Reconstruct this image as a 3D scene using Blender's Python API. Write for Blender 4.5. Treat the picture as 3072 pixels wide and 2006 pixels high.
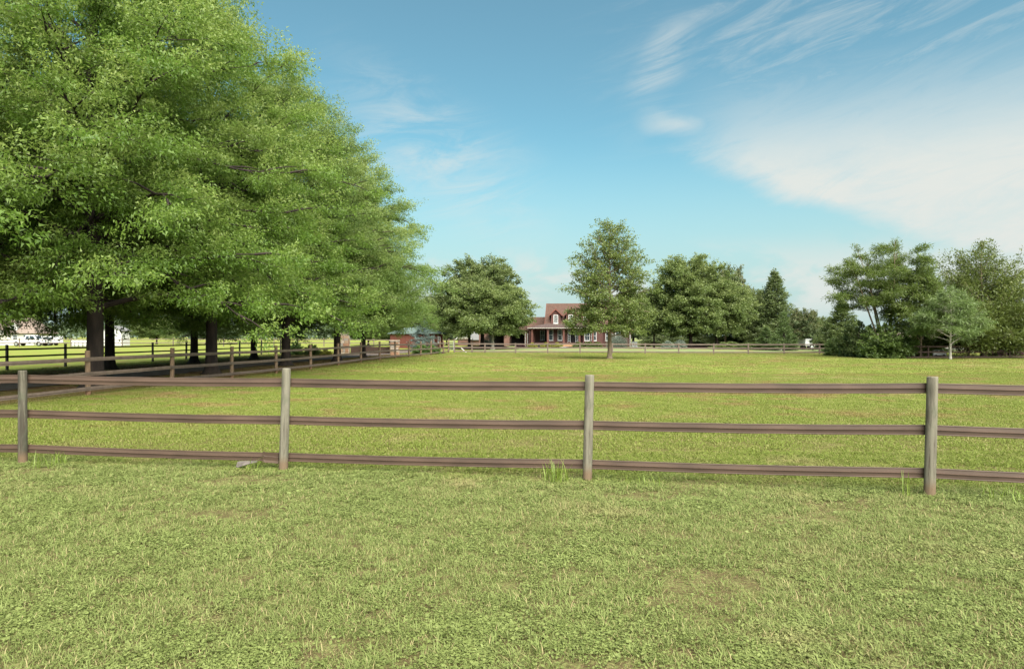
import bpy, math, random
import numpy as np
from mathutils import Vector, Matrix

# ------------------------------------------------------------------ reset
for o in list(bpy.data.objects): bpy.data.objects.remove(o)
scene = bpy.context.scene
COL = scene.collection
R = math.radians

# ------------------------------------------------------------------ camera
EYE = 1.63; FOC = 2048.0; CX = 1536.0; HY = 1010.0     # focal length in photo pixels, horizon row
cam_data = bpy.data.cameras.new('camera')
cam_data.sensor_width = 36.0
cam_data.lens = 24.0
cam_data.shift_y = 7.0 / 3072.0
cam_data.clip_start = 0.1
cam_data.clip_end = 6000.0
cam = bpy.data.objects.new('camera', cam_data)
cam.location = (0, 0, EYE); cam.rotation_euler = (R(90), 0, 0)
COL.objects.link(cam)
scene.camera = cam

# ------------------------------------------------------------------ light
SUN_AZ, SUN_EL = R(158), R(46)
EXPOSURE = 1.64
SKY_STRENGTH = 0.05
SUN_STRENGTH = 5.0
sd = bpy.data.lights.new('sun', 'SUN')
sd.energy = SUN_STRENGTH; sd.angle = R(75); sd.color = (1.0, 0.95, 0.86)
sun = bpy.data.objects.new('sun', sd)
sv = Vector((math.sin(SUN_AZ) * math.cos(SUN_EL), math.cos(SUN_AZ) * math.cos(SUN_EL), math.sin(SUN_EL)))
sun.rotation_euler = sv.to_track_quat('Z', 'Y').to_euler()
sun.location = (20, -20, 60)
COL.objects.link(sun)

scene.view_settings.view_transform = 'Standard'
scene.view_settings.look = 'None'
scene.view_settings.gamma = 1.0
scene.view_settings.exposure = EXPOSURE
scene.view_settings.use_curve_mapping = False
scene.cycles.max_bounces = 8; scene.cycles.diffuse_bounces = 4; scene.cycles.transmission_bounces = 5; scene.cycles.glossy_bounces = 2


class S:
    """a shader socket with arithmetic"""
    def __init__(s, nt, sock): s.nt = nt; s.k = sock
    def _m(s, op, *a, clamp=False):
        n = s.nt.nodes.new('ShaderNodeMath'); n.operation = op; n.use_clamp = clamp
        for i, v in enumerate((s,) + a):
            if isinstance(v, S): s.nt.links.new(v.k, n.inputs[i])
            else: n.inputs[i].default_value = float(v)
        return S(s.nt, n.outputs[0])
    def __add__(s, o): return s._m('ADD', o)
    __radd__ = __add__
    def __sub__(s, o): return s._m('SUBTRACT', o)
    def __rsub__(s, o): return (s * -1) + o
    def __mul__(s, o): return s._m('MULTIPLY', o)
    __rmul__ = __mul__
    def __truediv__(s, o): return s._m('DIVIDE', o)
    def mx(s, o): return s._m('MAXIMUM', o)
    def mn(s, o): return s._m('MINIMUM', o)
    def clamp(s): return s._m('ADD', 0.0, clamp=True)
    def step(s, a, b):
        n = s.nt.nodes.new('ShaderNodeMapRange'); n.interpolation_type = 'SMOOTHSTEP'
        s.nt.links.new(s.k, n.inputs[0])
        n.inputs[1].default_value = a; n.inputs[2].default_value = b
        if a > b:
            n.inputs[1].default_value = b; n.inputs[2].default_value = a
            n.inputs[3].default_value = 1; n.inputs[4].default_value = 0
        return S(s.nt, n.outputs[0])
    def bump(s, c, w):          # soft hump of half width w around c
        t = (s - c) / w
        return (1 - t * t).mx(0)


def noise(nt, vec, scale, detail=4, rough=0.55, dist=0.0):
    n = nt.nodes.new('ShaderNodeTexNoise')
    n.inputs['Scale'].default_value = scale; n.inputs['Detail'].default_value = detail
    n.inputs['Roughness'].default_value = rough; n.inputs['Distortion'].default_value = dist
    nt.links.new(vec.k if isinstance(vec, S) else vec, n.inputs['Vector'])
    return S(nt, n.outputs[0])


def combine(nt, *v):
    n = nt.nodes.new('ShaderNodeCombineXYZ')
    for i, a in enumerate(v):
        if isinstance(a, S): nt.links.new(a.k, n.inputs[i])
        else: n.inputs[i].default_value = a
    return S(nt, n.outputs[0])


def mixc(nt, f, a, b):
    n = nt.nodes.new('ShaderNodeMix'); n.data_type = 'RGBA'
    for idx, v in ((0, f), (6, a), (7, b)):
        if isinstance(v, S): nt.links.new(v.k, n.inputs[idx])
        elif idx == 0: n.inputs[0].default_value = v
        else: n.inputs[idx].default_value = (*v, 1) if len(v) == 3 else v
    return S(nt, n.outputs[2])


# ------------------------------------------------------------------ sky
world = bpy.data.worlds.new('World'); scene.world = world
world.use_nodes = True
nt = world.node_tree; nt.nodes.clear()
w_out = nt.nodes.new('ShaderNodeOutputWorld'); w_bg = nt.nodes.new('ShaderNodeBackground')
w_bg.inputs['Strength'].default_value = SKY_STRENGTH
sky = nt.nodes.new('ShaderNodeTexSky'); sky.sky_type = 'NISHITA'; sky.sun_disc = False
sky.sun_elevation = SUN_EL; sky.sun_rotation = SUN_AZ
sky.air_density = 1.0; sky.dust_density = 0.6; sky.ozone_density = 1.6; sky.altitude = 200
tc = nt.nodes.new('ShaderNodeTexCoord')
sp = nt.nodes.new('ShaderNodeSeparateXYZ'); nt.links.new(tc.outputs['Generated'], sp.inputs[0])
dx, dy, dz = (S(nt, sp.outputs[i]) for i in range(3))
AZ = dx._m('ARCTAN2', dy) * (180 / math.pi)
EL = dz._m('ARCSINE') * (180 / math.pi)
pl = combine(nt, dx / (dz.mx(0.0) + 0.12), dy / (dz.mx(0.0) + 0.12), 0.0)
n1 = noise(nt, pl, 0.9, 7, 0.62, 0.5)
n2 = noise(nt, pl, 3.2, 6, 0.65, 0.8)
st = combine(nt, AZ * 0.05 + EL * 0.055, EL * 0.28 - AZ * 0.075, 3.0)     # streaks
n3 = noise(nt, st, 1.5, 10, 0.68, 1.0)
n4 = noise(nt, combine(nt, AZ * 0.11, EL * 0.2, 0.0), 1.0, 6, 0.6, 0.3)
edge = EL - (11.7 - (AZ - 18.0) * 0.41) + (n4 - 0.5) * 3.0 + (n3 - .5) * 1.2
bank = edge.step(-0.3, 1.9) * (EL + (n3 - .5) * 8).step(21.5, 11.0) * (AZ + (n3 - 0.5) * 10 + EL * .3).step(16.5, 25.0) * AZ.step(120.0, 75.0)
bank = (bank * (0.22 + n3 * 1.45)).clamp()
veil = (AZ + (n3 - .5) * 14).step(4.0, 26.0) * EL.step(10.0, 24.0) * AZ.step(120, 80) * n3.step(0.42, 0.72) * 0.42
def soft(m): return m * m
wisp1 = soft((AZ - EL * 0.5).bump(1.8, 3.4)) * soft(EL.bump(21.6, 4.6)) * n3.step(0.36, 0.74) * 0.62
wisp2 = soft(AZ.bump(13.4, 4.2)) * soft((EL + AZ * 0.14 + (n3 - .5) * 1.6).bump(18.9, 1.5)) * n4.step(0.3, 0.65) * 0.6
wisp3 = soft(AZ.bump(-6.0, 11.5)) * soft((EL + AZ * 0.5).bump(11.6, 7.0)) * n3.step(0.34, 0.72) * 0.6
cum = (EL.step(8.6, 4.2) * EL.step(0.5, 3.4) * (n4 + AZ.bump(26.0, 5.0) * 0.17 + AZ.bump(37.0, 6.0) * 0.18).step(0.46, 0.62)) * 0.85
gen = n1.step(0.34, 0.66) * EL.step(26, 46) * 0.9 + n3.step(0.5, 0.72) * (AZ._m('ABSOLUTE')).step(45, 70) * 0.5
mask = bank.mx(veil).mx(wisp1).mx(wisp2).mx(wisp3).mx(cum).mx(gen).clamp()
mask = mask * (0.78 + n2 * 0.4)
tint = nt.nodes.new('ShaderNodeMix'); tint.data_type = 'RGBA'; tint.blend_type = 'MULTIPLY'
tint.inputs[0].default_value = 1.0
nt.links.new(sky.outputs[0], tint.inputs[6]); tint.inputs[7].default_value = (0.70, 1.13, 0.96, 1)
low = EL.step(17.0, 1.0)
base = mixc(nt, (low * 0.84 + 0.09), S(nt, tint.outputs[2]), (3.45, 4.4, 4.4))
colr = mixc(nt, mask.clamp(), base, (5.0, 5.2, 4.95))
nt.links.new(colr.k, w_bg.inputs['Color']); nt.links.new(w_bg.outputs[0], w_out.inputs[0])

# ------------------------------------------------------------------ helpers
def fx(px, y): return (px - CX) / FOC * y                 # photo column -> metres right of the lens axis at depth y


def gz(x, y):                                             # lie of the land, almost level
    x = np.asarray(x, float); y = np.asarray(y, float)
    z = 0.035 * np.sin(x * 0.31 + 1.3) * np.sin(y * 0.23 + .4) + 0.05 * np.sin(x * .07 + y * .05)
    z = z * np.clip((y - 11) / 12, 0, 1) * np.clip((400 - y) / 200, 0, 1)
    return z + 0.10 * np.clip((y - 78) / 20, 0, 1)


def gzf(x, y): return float(gz(x, y))


def tag(o, label=None, cat=None, group=None, kind=None):
    if label: o['label'] = label
    if cat: o['category'] = cat
    if group: o['group'] = group
    if kind: o['kind'] = kind
    return o


def empty(name, loc=(0, 0, 0), rz=0.0, label=None, cat=None, group=None):
    o = bpy.data.objects.new(name, None); COL.objects.link(o)
    o.location = loc; o.rotation_euler = (0, 0, rz); o.empty_display_size = .2
    return tag(o, label, cat, group)


def link(name, me, mat=None, parent=None, loc=None, rot=None):
    o = bpy.data.objects.new(name, me); COL.objects.link(o)
    if mat is not None and len(me.materials) == 0: me.materials.append(mat)
    if parent is not None: o.parent = parent
    if loc is not None: o.location = loc
    if rot is not None: o.rotation_euler = rot
    return o


def np_mesh(name, V, F, smooth=False, attr=None):
    V = np.ascontiguousarray(V, np.float32).reshape(-1, 3); F = np.ascontiguousarray(F, np.int32)
    k = F.shape[1]
    me = bpy.data.meshes.new(name)
    me.vertices.add(len(V)); me.vertices.foreach_set('co', V.ravel())
    me.loops.add(F.size); me.loops.foreach_set('vertex_index', F.ravel())
    me.polygons.add(len(F)); me.polygons.foreach_set('loop_start', np.arange(0, F.size, k, dtype=np.int32))
    if attr:
        for an, av in attr.items():
            a = me.attributes.new(an, 'FLOAT', 'FACE'); a.data.foreach_set('value', np.asarray(av, np.float32))
    me.update(calc_edges=True)
    if smooth: me.polygons.foreach_set('use_smooth', np.ones(len(F), bool))
    return me


class MB:
    """collects shapes into one mesh"""
    def __init__(s): s.v = []; s.f = []
    def add(s, v, f):
        b = len(s.v); s.v += [tuple(p) for p in v]; s.f += [tuple(i + b for i in q) for q in f]; return s
    def box(s, x0, x1, y0, y1, z0, z1):
        v = [(x0, y0, z0), (x1, y0, z0), (x1, y1, z0), (x0, y1, z0), (x0, y0, z1), (x1, y0, z1), (x1, y1, z1), (x0, y1, z1)]
        return s.add(v, [(0, 3, 2, 1), (4, 5, 6, 7), (0, 1, 5, 4), (1, 2, 6, 5), (2, 3, 7, 6), (3, 0, 4, 7)])
    def poly(s, pts, n=None, t=0.0):
        """flat polygon, thickened by t along n"""
        if t == 0: return s.add(pts, [tuple(range(len(pts)))])
        n = Vector(n).normalized() * t; k = len(pts)
        v = [Vector(p) for p in pts] + [Vector(p) + n for p in pts]
        f = [tuple(range(k - 1, -1, -1)), tuple(range(k, 2 * k))] + [(i, (i + 1) % k, k + (i + 1) % k, k + i) for i in range(k)]
        return s.add(v, f)
    def tube(s, pts, rad, n=8, cap=True):
        pts = [Vector(p) for p in pts]
        if not hasattr(rad, '__len__'): rad = [rad] * len(pts)
        b = len(s.v)
        for i, p in enumerate(pts):
            d = (pts[min(i + 1, len(pts) - 1)] - pts[max(i - 1, 0)]).normalized()
            u = d.orthogonal().normalized() if abs(d.z) < .95 else Vector((1, 0, 0)) - d * d.x
            u.normalize(); w = d.cross(u)
            for j in range(n):
                a = 2 * math.pi * j / n
                s.v.append(tuple(p + (u * math.cos(a) + w * math.sin(a)) * rad[i]))
        for i in range(len(pts) - 1):
            for j in range(n):
                a, c = b + i * n + j, b + i * n + (j + 1) % n
                s.f.append((a, c, c + n, a + n))
        if cap:
            s.f.append(tuple(b + j for j in range(n - 1, -1, -1)))
            s.f.append(tuple(b + (len(pts) - 1) * n + j for j in range(n)))
        return s
    def mesh(s, name, smooth=False):
        me = bpy.data.meshes.new(name); me.from_pydata(s.v, [], s.f); me.update()
        if smooth:
            for p in me.polygons: p.use_smooth = len(p.vertices) == 4
        return me
    def build(s, name, mat, parent=None, loc=None, rot=None, smooth=False):
        return link(name, s.mesh(name, smooth), mat, parent, loc, rot)


# ------------------------------------------------------------------ materials
def new_mat(name):
    m = bpy.data.materials.new(name); m.use_nodes = True
    t = m.node_tree; b = t.nodes['Principled BSDF']
    return m, t, b


def pos(t, obj=False):
    if obj:
        n = t.nodes.new('ShaderNodeTexCoord'); return S(t, n.outputs['Object'])
    n = t.nodes.new('ShaderNodeNewGeometry'); return S(t, n.outputs['Position'])


def scaled(t, v, sx, sy, sz):
    n = t.nodes.new('ShaderNodeMapping'); t.links.new(v.k, n.inputs[0]); n.inputs[3].default_value = (sx, sy, sz)
    return S(t, n.outputs[0])


def bump(t, b, h, strength=.3, dist=.02):
    n = t.nodes.new('ShaderNodeBump'); n.inputs['Strength'].default_value = strength; n.inputs['Distance'].default_value = dist
    t.links.new(h.k, n.inputs['Height']); t.links.new(n.outputs[0], b.inputs['Normal'])


def surf(name, c1, c2=None, scale=3.0, rough=.8, stretch=(1, 1, 1), spec=.25, obj=True, bmp=.25, bd=.01, metallic=0, detail=6):
    m, t, b = new_mat(name)
    c2 = c2 or tuple(c * .7 for c in c1)
    p = scaled(t, pos(t, obj), *stretch)
    n = noise(t, p, scale, detail, .62, .2)
    t.links.new(mixc(t, n.step(.3, .7), c1, c2).k, b.inputs['Base Color'])
    b.inputs['Roughness'].default_value = rough; b.inputs['Specular IOR Level'].default_value = spec
    b.inputs['Metallic'].default_value = metallic
    if bmp: bump(t, b, n, bmp, bd)
    return m


def leaf_mat(name, dark, mid, tip, trans=.35, clump=.5):
    """leaves: colour differs leaf by leaf, young and upward shoots paler; thin blades let light through"""
    m, t, b = new_mat(name)
    a = t.nodes.new('ShaderNodeAttribute'); a.attribute_name = 'var'
    v = S(t, a.outputs['Fac'])
    a2 = t.nodes.new('ShaderNodeAttribute'); a2.attribute_name = 'tip'
    tp = S(t, a2.outputs['Fac'])
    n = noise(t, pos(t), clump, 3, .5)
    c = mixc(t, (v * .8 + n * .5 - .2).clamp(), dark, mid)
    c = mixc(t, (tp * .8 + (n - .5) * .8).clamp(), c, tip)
    out = t.nodes['Material Output']
    b.inputs['Roughness'].default_value = .48; b.inputs['Specular IOR Level'].default_value = .45
    t.links.new(c.k, b.inputs['Base Color'])
    tr = t.nodes.new('ShaderNodeBsdfTranslucent'); t.links.new(c.k, tr.inputs['Color'])
    mx = t.nodes.new('ShaderNodeMixShader'); mx.inputs[0].default_value = trans
    t.links.new(b.outputs[0], mx.inputs[1]); t.links.new(tr.outputs[0], mx.inputs[2])
    t.links.new(mx.outputs[0], out.inputs['Surface'])
    return m


def lane_x(y): return -13.70 + 0.106 * y                  # line of the fence along the drive

GR_FRONT = ((.088, .122, .024), (.245, .285, .095)); GR_PADD = ((.116, .154, .022), (.190, .230, .044)); GR_LAWN = ((.120, .165, .065), (.165, .20, .085))
SOIL = (.21, .115, .065); STRAW = (.34, .27, .14)


def grass_colour(t, P, rnd=None):
    """colour of the turf at a place: mown strip in front, yellower paddock, cooler garden lawn, leaf litter under the oaks"""
    sp_ = t.nodes.new('ShaderNodeSeparateXYZ'); t.links.new(P.k, sp_.inputs[0])
    x, y = S(t, sp_.outputs[0]), S(t, sp_.outputs[1])
    big = noise(t, P, .12, 4, .6); med = noise(t, P, .9, 5, .62, .3); fin = noise(t, P, 7.0, 5, .65)
    r = fin if rnd is None else fin * .4 + rnd * .6
    front = mixc(t, r, *GR_FRONT); padd = mixc(t, r, *GR_PADD); lawn = mixc(t, r, *GR_LAWN)
    f_edge = y - (8.05 - x * .17) + (med - .5) * 2.0
    c = mixc(t, f_edge.step(-.5, .5), front, padd)
    c = mixc(t, (y + (big - .5) * 2).step(72.5, 73.5) * (x - (y * .106 - 13.7)).step(-.5, .5), c, lawn)
    dry = (big * .55 + med * .6 + fin * .15).step(.66, .84)
    c = mixc(t, dry * .6, c, STRAW)
    red = (med * .7 + noise(t, scaled(t, P, .25, .6, 1), .5, 4, .6) * .6).step(.63, .80) * y.step(9, 16)
    c = mixc(t, red * .8, c, (.205, .140, .055))
    lane = (x - (y * .106 - 13.7) + (med - .5) * 2.2).step(.6, -1.0) * (x - (y * .106 - 13.7) + 11.5 + (med - .5) * 3).step(-1.5, 1.5) * y.step(66, 60)
    litter = lane * (fin * .5 + med * .7).step(.38, .66)
    c = mixc(t, litter * .85, c, (.15, .08, .045))
    return c, fin, med, x, y, lane


m_ground, t, b = new_mat('turf ground')
P = pos(t)
c, fin, med, gx_, gy_, lane_ = grass_colour(t, P)
vf = noise(t, P, 38.0, 4, .7)
soil = (vf * .65 + fin * .35).step(.60, .42)
c = mixc(t, (soil * .5 + .45) * gy_.step(24, 8), c, (.075, .052, .026))
t.links.new(c.k, b.inputs['Base Color'])
b.inputs['Roughness'].default_value = .95; b.inputs['Specular IOR Level'].default_value = .1
bump(t, b, vf * .4 + fin * .8 + med * .8, .9, .05)


def blade_mat(name, trans=.3, straw=.0):
    m, t, b = new_mat(name)
    oi = t.nodes.new('ShaderNodeAttribute'); oi.attribute_name = 'var'
    ob = t.nodes.new('ShaderNodeObjectInfo')
    r = S(t, oi.outputs['Fac']) * .55 + S(t, ob.outputs['Random']) * .5
    c, *_ = grass_colour(t, pos(t), r)
    c = mixc(t, S(t, oi.outputs['Fac']).step(.88, .9) * .8 + straw, c, STRAW)
    b.inputs['Roughness'].default_value = .6; b.inputs['Specular IOR Level'].default_value = .25
    t.links.new(c.k, b.inputs['Base Color'])
    tr = t.nodes.new('ShaderNodeBsdfTranslucent'); t.links.new(c.k, tr.inputs['Color'])
    mx = t.nodes.new('ShaderNodeMixShader'); mx.inputs[0].default_value = trans
    t.links.new(b.outputs[0], mx.inputs[1]); t.links.new(tr.outputs[0], mx.inputs[2])
    t.links.new(mx.outputs[0], t.nodes['Material Output'].inputs['Surface'])
    return m


m_blade = blade_mat('grass blades')
m_bark = surf('dark oak bark', (.042, .031, .025), (.018, .014, .012), 5, .95, (1, 1, .25), bmp=.8, bd=.03)
m_bark2 = surf('pale brown bark', (.20, .155, .105), (.10, .075, .05), 6, .95, (1, 1, .25), bmp=.8, bd=.02)
m_bark3 = surf('pale grey bark', (.34, .32, .27), (.20, .18, .15), 6, .9, (1, 1, .5), bmp=.4)
m_rail = surf('brown vinyl rail', (.076, .048, .033), (.050, .032, .022), 2.2, .58, (.5, 3, 3), spec=.3, bmp=.06)
m_rail2 = surf('taupe fence rail', (.15, .112, .088), (.10, .074, .058), 2.0, .6, (.6, 3, 3), spec=.35, bmp=.1)
m_railw = surf('weathered wood rail', (.135, .105, .085), (.085, .064, .05), 4, .9, (.4, 4, 4), bmp=.3)
m_raild = surf('black painted rail', (.020, .018, .016), (.035, .03, .026), 4, .6)
m_railb = surf('dark brown rail', (.055, .035, .028), (.085, .055, .045), 4, .8)
m_concrete = surf('pale concrete', (.46, .45, .42), (.36, .35, .32), 2, .9)
m_asphalt = surf('leaf strewn asphalt drive', (.125, .108, .095), (.085, .055, .036), 2.2, .95, obj=False, bmp=.5, bd=.02, detail=10)
m_mulch = surf('bark mulch', (.060, .030, .022), (.028, .014, .011), 9, 1.0, obj=False, bmp=.9, bd=.06)
m_white = surf('white paint', (.50, .50, .48), (.44, .44, .42), 2, .5)
m_cream = surf('cream siding', (.46, .45, .39), (.40, .39, .34), 1.5, .7)
m_glass, t, b = new_mat('window glass'); b.inputs['Base Color'].default_value = (.03, .04, .045, 1); b.inputs['Roughness'].default_value = .08; b.inputs['Specular IOR Level'].default_value = .6
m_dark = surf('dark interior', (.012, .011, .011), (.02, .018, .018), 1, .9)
m_tyre = surf('tyre rubber', (.02, .02, .02), (.03, .03, .03), 5, .9)
m_metal = surf('galvanised metal', (.55, .56, .56), (.45, .46, .46), 3, .35, metallic=.8, bmp=.05)
m_carpaint = surf('white car paint', (.52, .52, .52), (.50, .50, .50), 1, .3, spec=.6, bmp=0)
m_lens = surf('red tail lens', (.35, .02, .02), (.3, .02, .02), 1, .3)


# posts: weathered round timber with streaks, algae and a rusty soil-stained foot
def post_mat(name, ca, cb, cg, foot):
    m, t, b = new_mat(name)
    P = pos(t, True); s_ = scaled(t, P, 14, 14, 1.1); n = noise(t, s_, 1.6, 8, .65, .4); g = noise(t, P, 2.6, 4, .6, .5)
    k = noise(t, scaled(t, P, 30, 30, 2.2), 1.4, 6, .7, .2)
    oi = t.nodes.new('ShaderNodeObjectInfo'); rn = S(t, oi.outputs['Random'])
    c = mixc(t, (n + (rn - .5) * .25).step(.3, .7), ca, cb)
    c = mixc(t, g.step(.48, .68) * .7, c, cg)
    c = mixc(t, k.step(.55, .66) * .8, c, (.055, .042, .03))
    sep = t.nodes.new('ShaderNodeSeparateXYZ'); t.links.new(P.k, sep.inputs[0]); z = S(t, sep.outputs[2])
    c = mixc(t, (z + (g - .5) * .3).step(.20, .06) * .85, c, foot)
    t.links.new(c.k, b.inputs['Base Color']); b.inputs['Roughness'].default_value = .95; b.inputs['Specular IOR Level'].default_value = .15
    bump(t, b, n * .5 + k, .7, .006)
    return m


m_post = post_mat('weathered round post', (.150, .138, .104), (.044, .039, .029), (.082, .092, .058), (.120, .080, .048))
m_post2 = post_mat('brown round post', (.19, .13, .085), (.12, .08, .05), (.15, .115, .08), (.14, .08, .045))


def brick_mat(name, c1, c2, mortar):
    m, t, b = new_mat(name)
    tcn = t.nodes.new('ShaderNodeTexCoord'); mp = t.nodes.new('ShaderNodeSeparateXYZ'); t.links.new(tcn.outputs['Object'], mp.inputs[0])
    cv = combine(t, S(t, mp.outputs[0]) + S(t, mp.outputs[1]), S(t, mp.outputs[2]), 0.0)
    br = t.nodes.new('ShaderNodeTexBrick'); t.links.new(cv.k, br.inputs['Vector'])
    br.inputs['Color1'].default_value = (*c1, 1); br.inputs['Color2'].default_value = (*c2, 1); br.inputs['Mortar'].default_value = (*mortar, 1)
    br.inputs['Scale'].default_value = 4.4; br.inputs['Mortar Size'].default_value = .012
    n = noise(t, pos(t, True), .8, 4, .6)
    t.links.new(mixc(t, n.step(.3, .8) * .35, S(t, br.outputs[0]), tuple(x * .6 for x in c2)).k, b.inputs['Base Color'])
    b.inputs['Roughness'].default_value = .9
    return m


m_brick = brick_mat('red brick', (.095, .036, .028), (.065, .025, .021), (.11, .075, .062))
m_brickt = brick_mat('tan red brick', (.17, .085, .062), (.125, .06, .046), (.19, .145, .115))
m_shingle = surf('red brown shingles', (.086, .050, .037), (.058, .033, .025), 3.5, .95, (1, 1, 1), bmp=.4, bd=.03)
m_porchmetal = surf('brown standing seam metal', (.078, .054, .048), (.062, .043, .038), 1, .75, spec=.25, bmp=0)
m_redtrim = surf('red brown trim', (.14, .050, .036), (.11, .04, .03), 2, .7)
m_column = surf('brown red column', (.115, .05, .036), (.09, .038, .03), 2, .7)
m_step = surf('new tan lumber', (.34, .20, .11), (.27, .16, .085), 3, .8, (.5, 3, 3))
m_deck = surf('dark deck boards', (.075, .042, .036), (.05, .03, .026), 4, .85)
m_barnred = surf('barn red boards', (.125, .042, .030), (.09, .03, .022), 2, .85, (6, 6, .6))
m_greenroof = surf('green metal roof', (.105, .14, .125), (.085, .115, .105), 2, .6, spec=.25, bmp=0)
m_tanroof = surf('tan shingles', (.19, .15, .12), (.15, .115, .095), 3, .95)
m_greyroof = surf('grey shingles', (.16, .16, .155), (.12, .12, .12), 3, .95)
m_plank = surf('brown gate planks', (.105, .066, .05), (.07, .043, .033), 3, .9, (6, 6, .5))
m_stone = [surf('field stone %s' % n_, c, tuple(v * .65 for v in c), 6, .95, bmp=.5) for n_, c in
           (('tan', (.42, .30, .20)), ('rust', (.36, .21, .13)), ('grey', (.36, .32, .27)), ('pale', (.50, .42, .33)))]

# ------------------------------------------------------------------ ground and drive
def axis(a, b, fine_a, fine_b, f, growth=1.25):
    mid = list(np.arange(fine_a, fine_b + 1e-6, f))
    st, v = f, fine_b
    while v < b: st *= growth; v += st; mid.append(min(v, b))
    st, v = f, fine_a
    while v > a: st *= growth; v -= st; mid.insert(0, max(v, a))
    return np.array(mid)


gxs = axis(-2500, 2500, -30, 40, 1.0); gys = axis(-60, 4500, -4, 112, 1.0)
GX, GY = np.meshgrid(gxs, gys)
GV = np.stack([GX, GY, gz(GX, GY)], -1).reshape(-1, 3)
nx = len(gxs); ii = np.arange((len(gys) - 1) * nx).reshape(-1, nx)[:, :-1].ravel()
ground = link('ground', np_mesh('ground', GV, np.stack([ii, ii + 1, ii + nx + 1, ii + nx], 1), True), m_ground)
tag(ground, kind='structure')


def strip(name, centre, half, m, lift=.02, kind='structure'):
    """a sheet laid along a centre line, following the land"""
    V, F = [], []
    for i, (x, y) in enumerate(centre):
        a = Vector(centre[min(i + 1, len(centre) - 1)]) - Vector(centre[max(i - 1, 0)])
        n = Vector((a.y, -a.x)).normalized() * (half[i] if hasattr(half, '__len__') else half)
        for s_ in (-1, -.33, .33, 1):
            px_, py_ = x + n.x * s_, y + n.y * s_
            V.append((px_, py_, gzf(px_, py_) + lift))
        if i:
            k = i * 4
            F += [(k - 4 + j, k - 3 + j, k + j + 1, k + j) for j in range(3)]
    return tag(link(name, np_mesh(name, np.array(V), np.array(F), True), m), kind=kind)


strip('driveway', [(-16.2 + .106 * (y - 30), y) for y in np.arange(-20, 66, 1.0)] + [(-12.2 + .12 * k * k * .12, 66 + k * 1.5) for k in range(14)], [1.75 + .16 * math.sin(k * 1.3) + .12 * math.sin(k * 2.9 + 1) for k in range(100)], m_asphalt, .025)
strip('lawn_path', [(5.2 + .15 * k, 97.5 - .05 * k) for k in range(12)] + [(7.0, 98.2), (7.6, 100.0), (8.0, 101.8)], .55, m_concrete, .03)
strip('side_path', [(18.2 + k * .9, 101.0 - k * .75 - .02 * k * k) for k in range(18)], .9, m_concrete, .03)


def mound(name, cx, cy, rx, ry, h, m, seed=0):
    rs = np.random.RandomState(seed)
    V = [(0, 0, h)]; F = []
    nr, na = 7, 30
    for i in range(1, nr + 1):
        q = i / nr
        for j in range(na):
            a = 2 * math.pi * j / na
            w = 1 + .07 * math.sin(3 * a + seed) + .05 * rs.randn() * (q > .5)
            x, y = rx * q * w * math.cos(a), ry * q * w * math.sin(a)
            V.append((x, y, h * (1 - q ** 2.2) - .03 * (i == nr) + .02 * rs.randn() * (i < nr) + gzf(cx + x, cy + y) - gzf(cx, cy)))
    tri = [(0, 1 + j, 1 + (j + 1) % na) for j in range(na)]
    for i in range(nr - 1):
        for j in range(na):
            a, b_ = 1 + i * na + j, 1 + i * na + (j + 1) % na
            tri += [(a, a + na, b_ + na), (a, b_ + na, b_)]
    return tag(link(name, np_mesh(name, np.array(V), np.array(tri), True), m, loc=(cx, cy, gzf(cx, cy) + .01)), kind='structure')


mound('mulch_bed', fx(1452, 92), 92, 4.6, 4.5, .42, m_mulch, 1)
mound('mulch_bed', fx(2085, 92), 92, 5.2, 3.5, .30, m_mulch, 2)
mound('mulch_bed', fx(1282, 64.5), 66.0, 1.9, 1.5, .08, m_mulch, 3)
mound('mulch_bed', 8.2, 102.2, 9.0, 1.2, .08, m_mulch, 4)

# ------------------------------------------------------------------ fences
rng = random.Random(7)


def post_mesh(name, h, r, seed, n=14, square=False):
    rs = random.Random(seed)
    if square:
        m = MB(); e = .006
        m.add([(-r + e, -r, -.15), (r - e, -r, -.15), (r, -r + e, -.15), (r, r - e, -.15), (r - e, r, -.15), (-r + e, r, -.15), (-r, r - e, -.15), (-r, -r + e, -.15)] +
              [(-r + e, -r, h), (r - e, -r, h), (r, -r + e, h - .004), (r, r - e, h), (r - e, r, h + .004), (-r + e, r, h), (-r, r - e, h - .003), (-r, -r + e, h)],
              [tuple(range(7, -1, -1)), tuple(range(8, 16))] + [(i, (i + 1) % 8, 8 + (i + 1) % 8, 8 + i) for i in range(8)])
        return m.mesh(name)
    ph = [rs.uniform(0, 6.3) for _ in range(4)]
    zs = [-.15, 0, .12, .3, .5, .7, .9, h - .12, h - .012, h]
    V, F = [], []
    for i, z in enumerate(zs):
        for j in range(n):
            a = 2 * math.pi * j / n
            rr = r * (1 - .05 * z) * (1 + .03 * math.sin(2 * a + ph[0] + z) + .018 * math.sin(5 * a + ph[1] + 2 * z) + .012 * math.sin(9 * z + ph[2]))
            if i == len(zs) - 1: rr *= .93
            V.append((rr * math.cos(a), rr * math.sin(a), z + (rs.uniform(-.004, .004) if i >= len(zs) - 2 else 0)))
    for i in range(len(zs) - 1):
        for j in range(n):
            a, c = i * n + j, i * n + (j + 1) % n
            F.append((a, c, c + n, a + n))
    F.append(tuple((len(zs) - 1) * n + j for j in range(n)))
    me = bpy.data.meshes.new(name); me.from_pydata(V, [], F); me.update()
    for p in me.polygons: p.use_smooth = len(p.vertices) == 4
    return me


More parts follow.
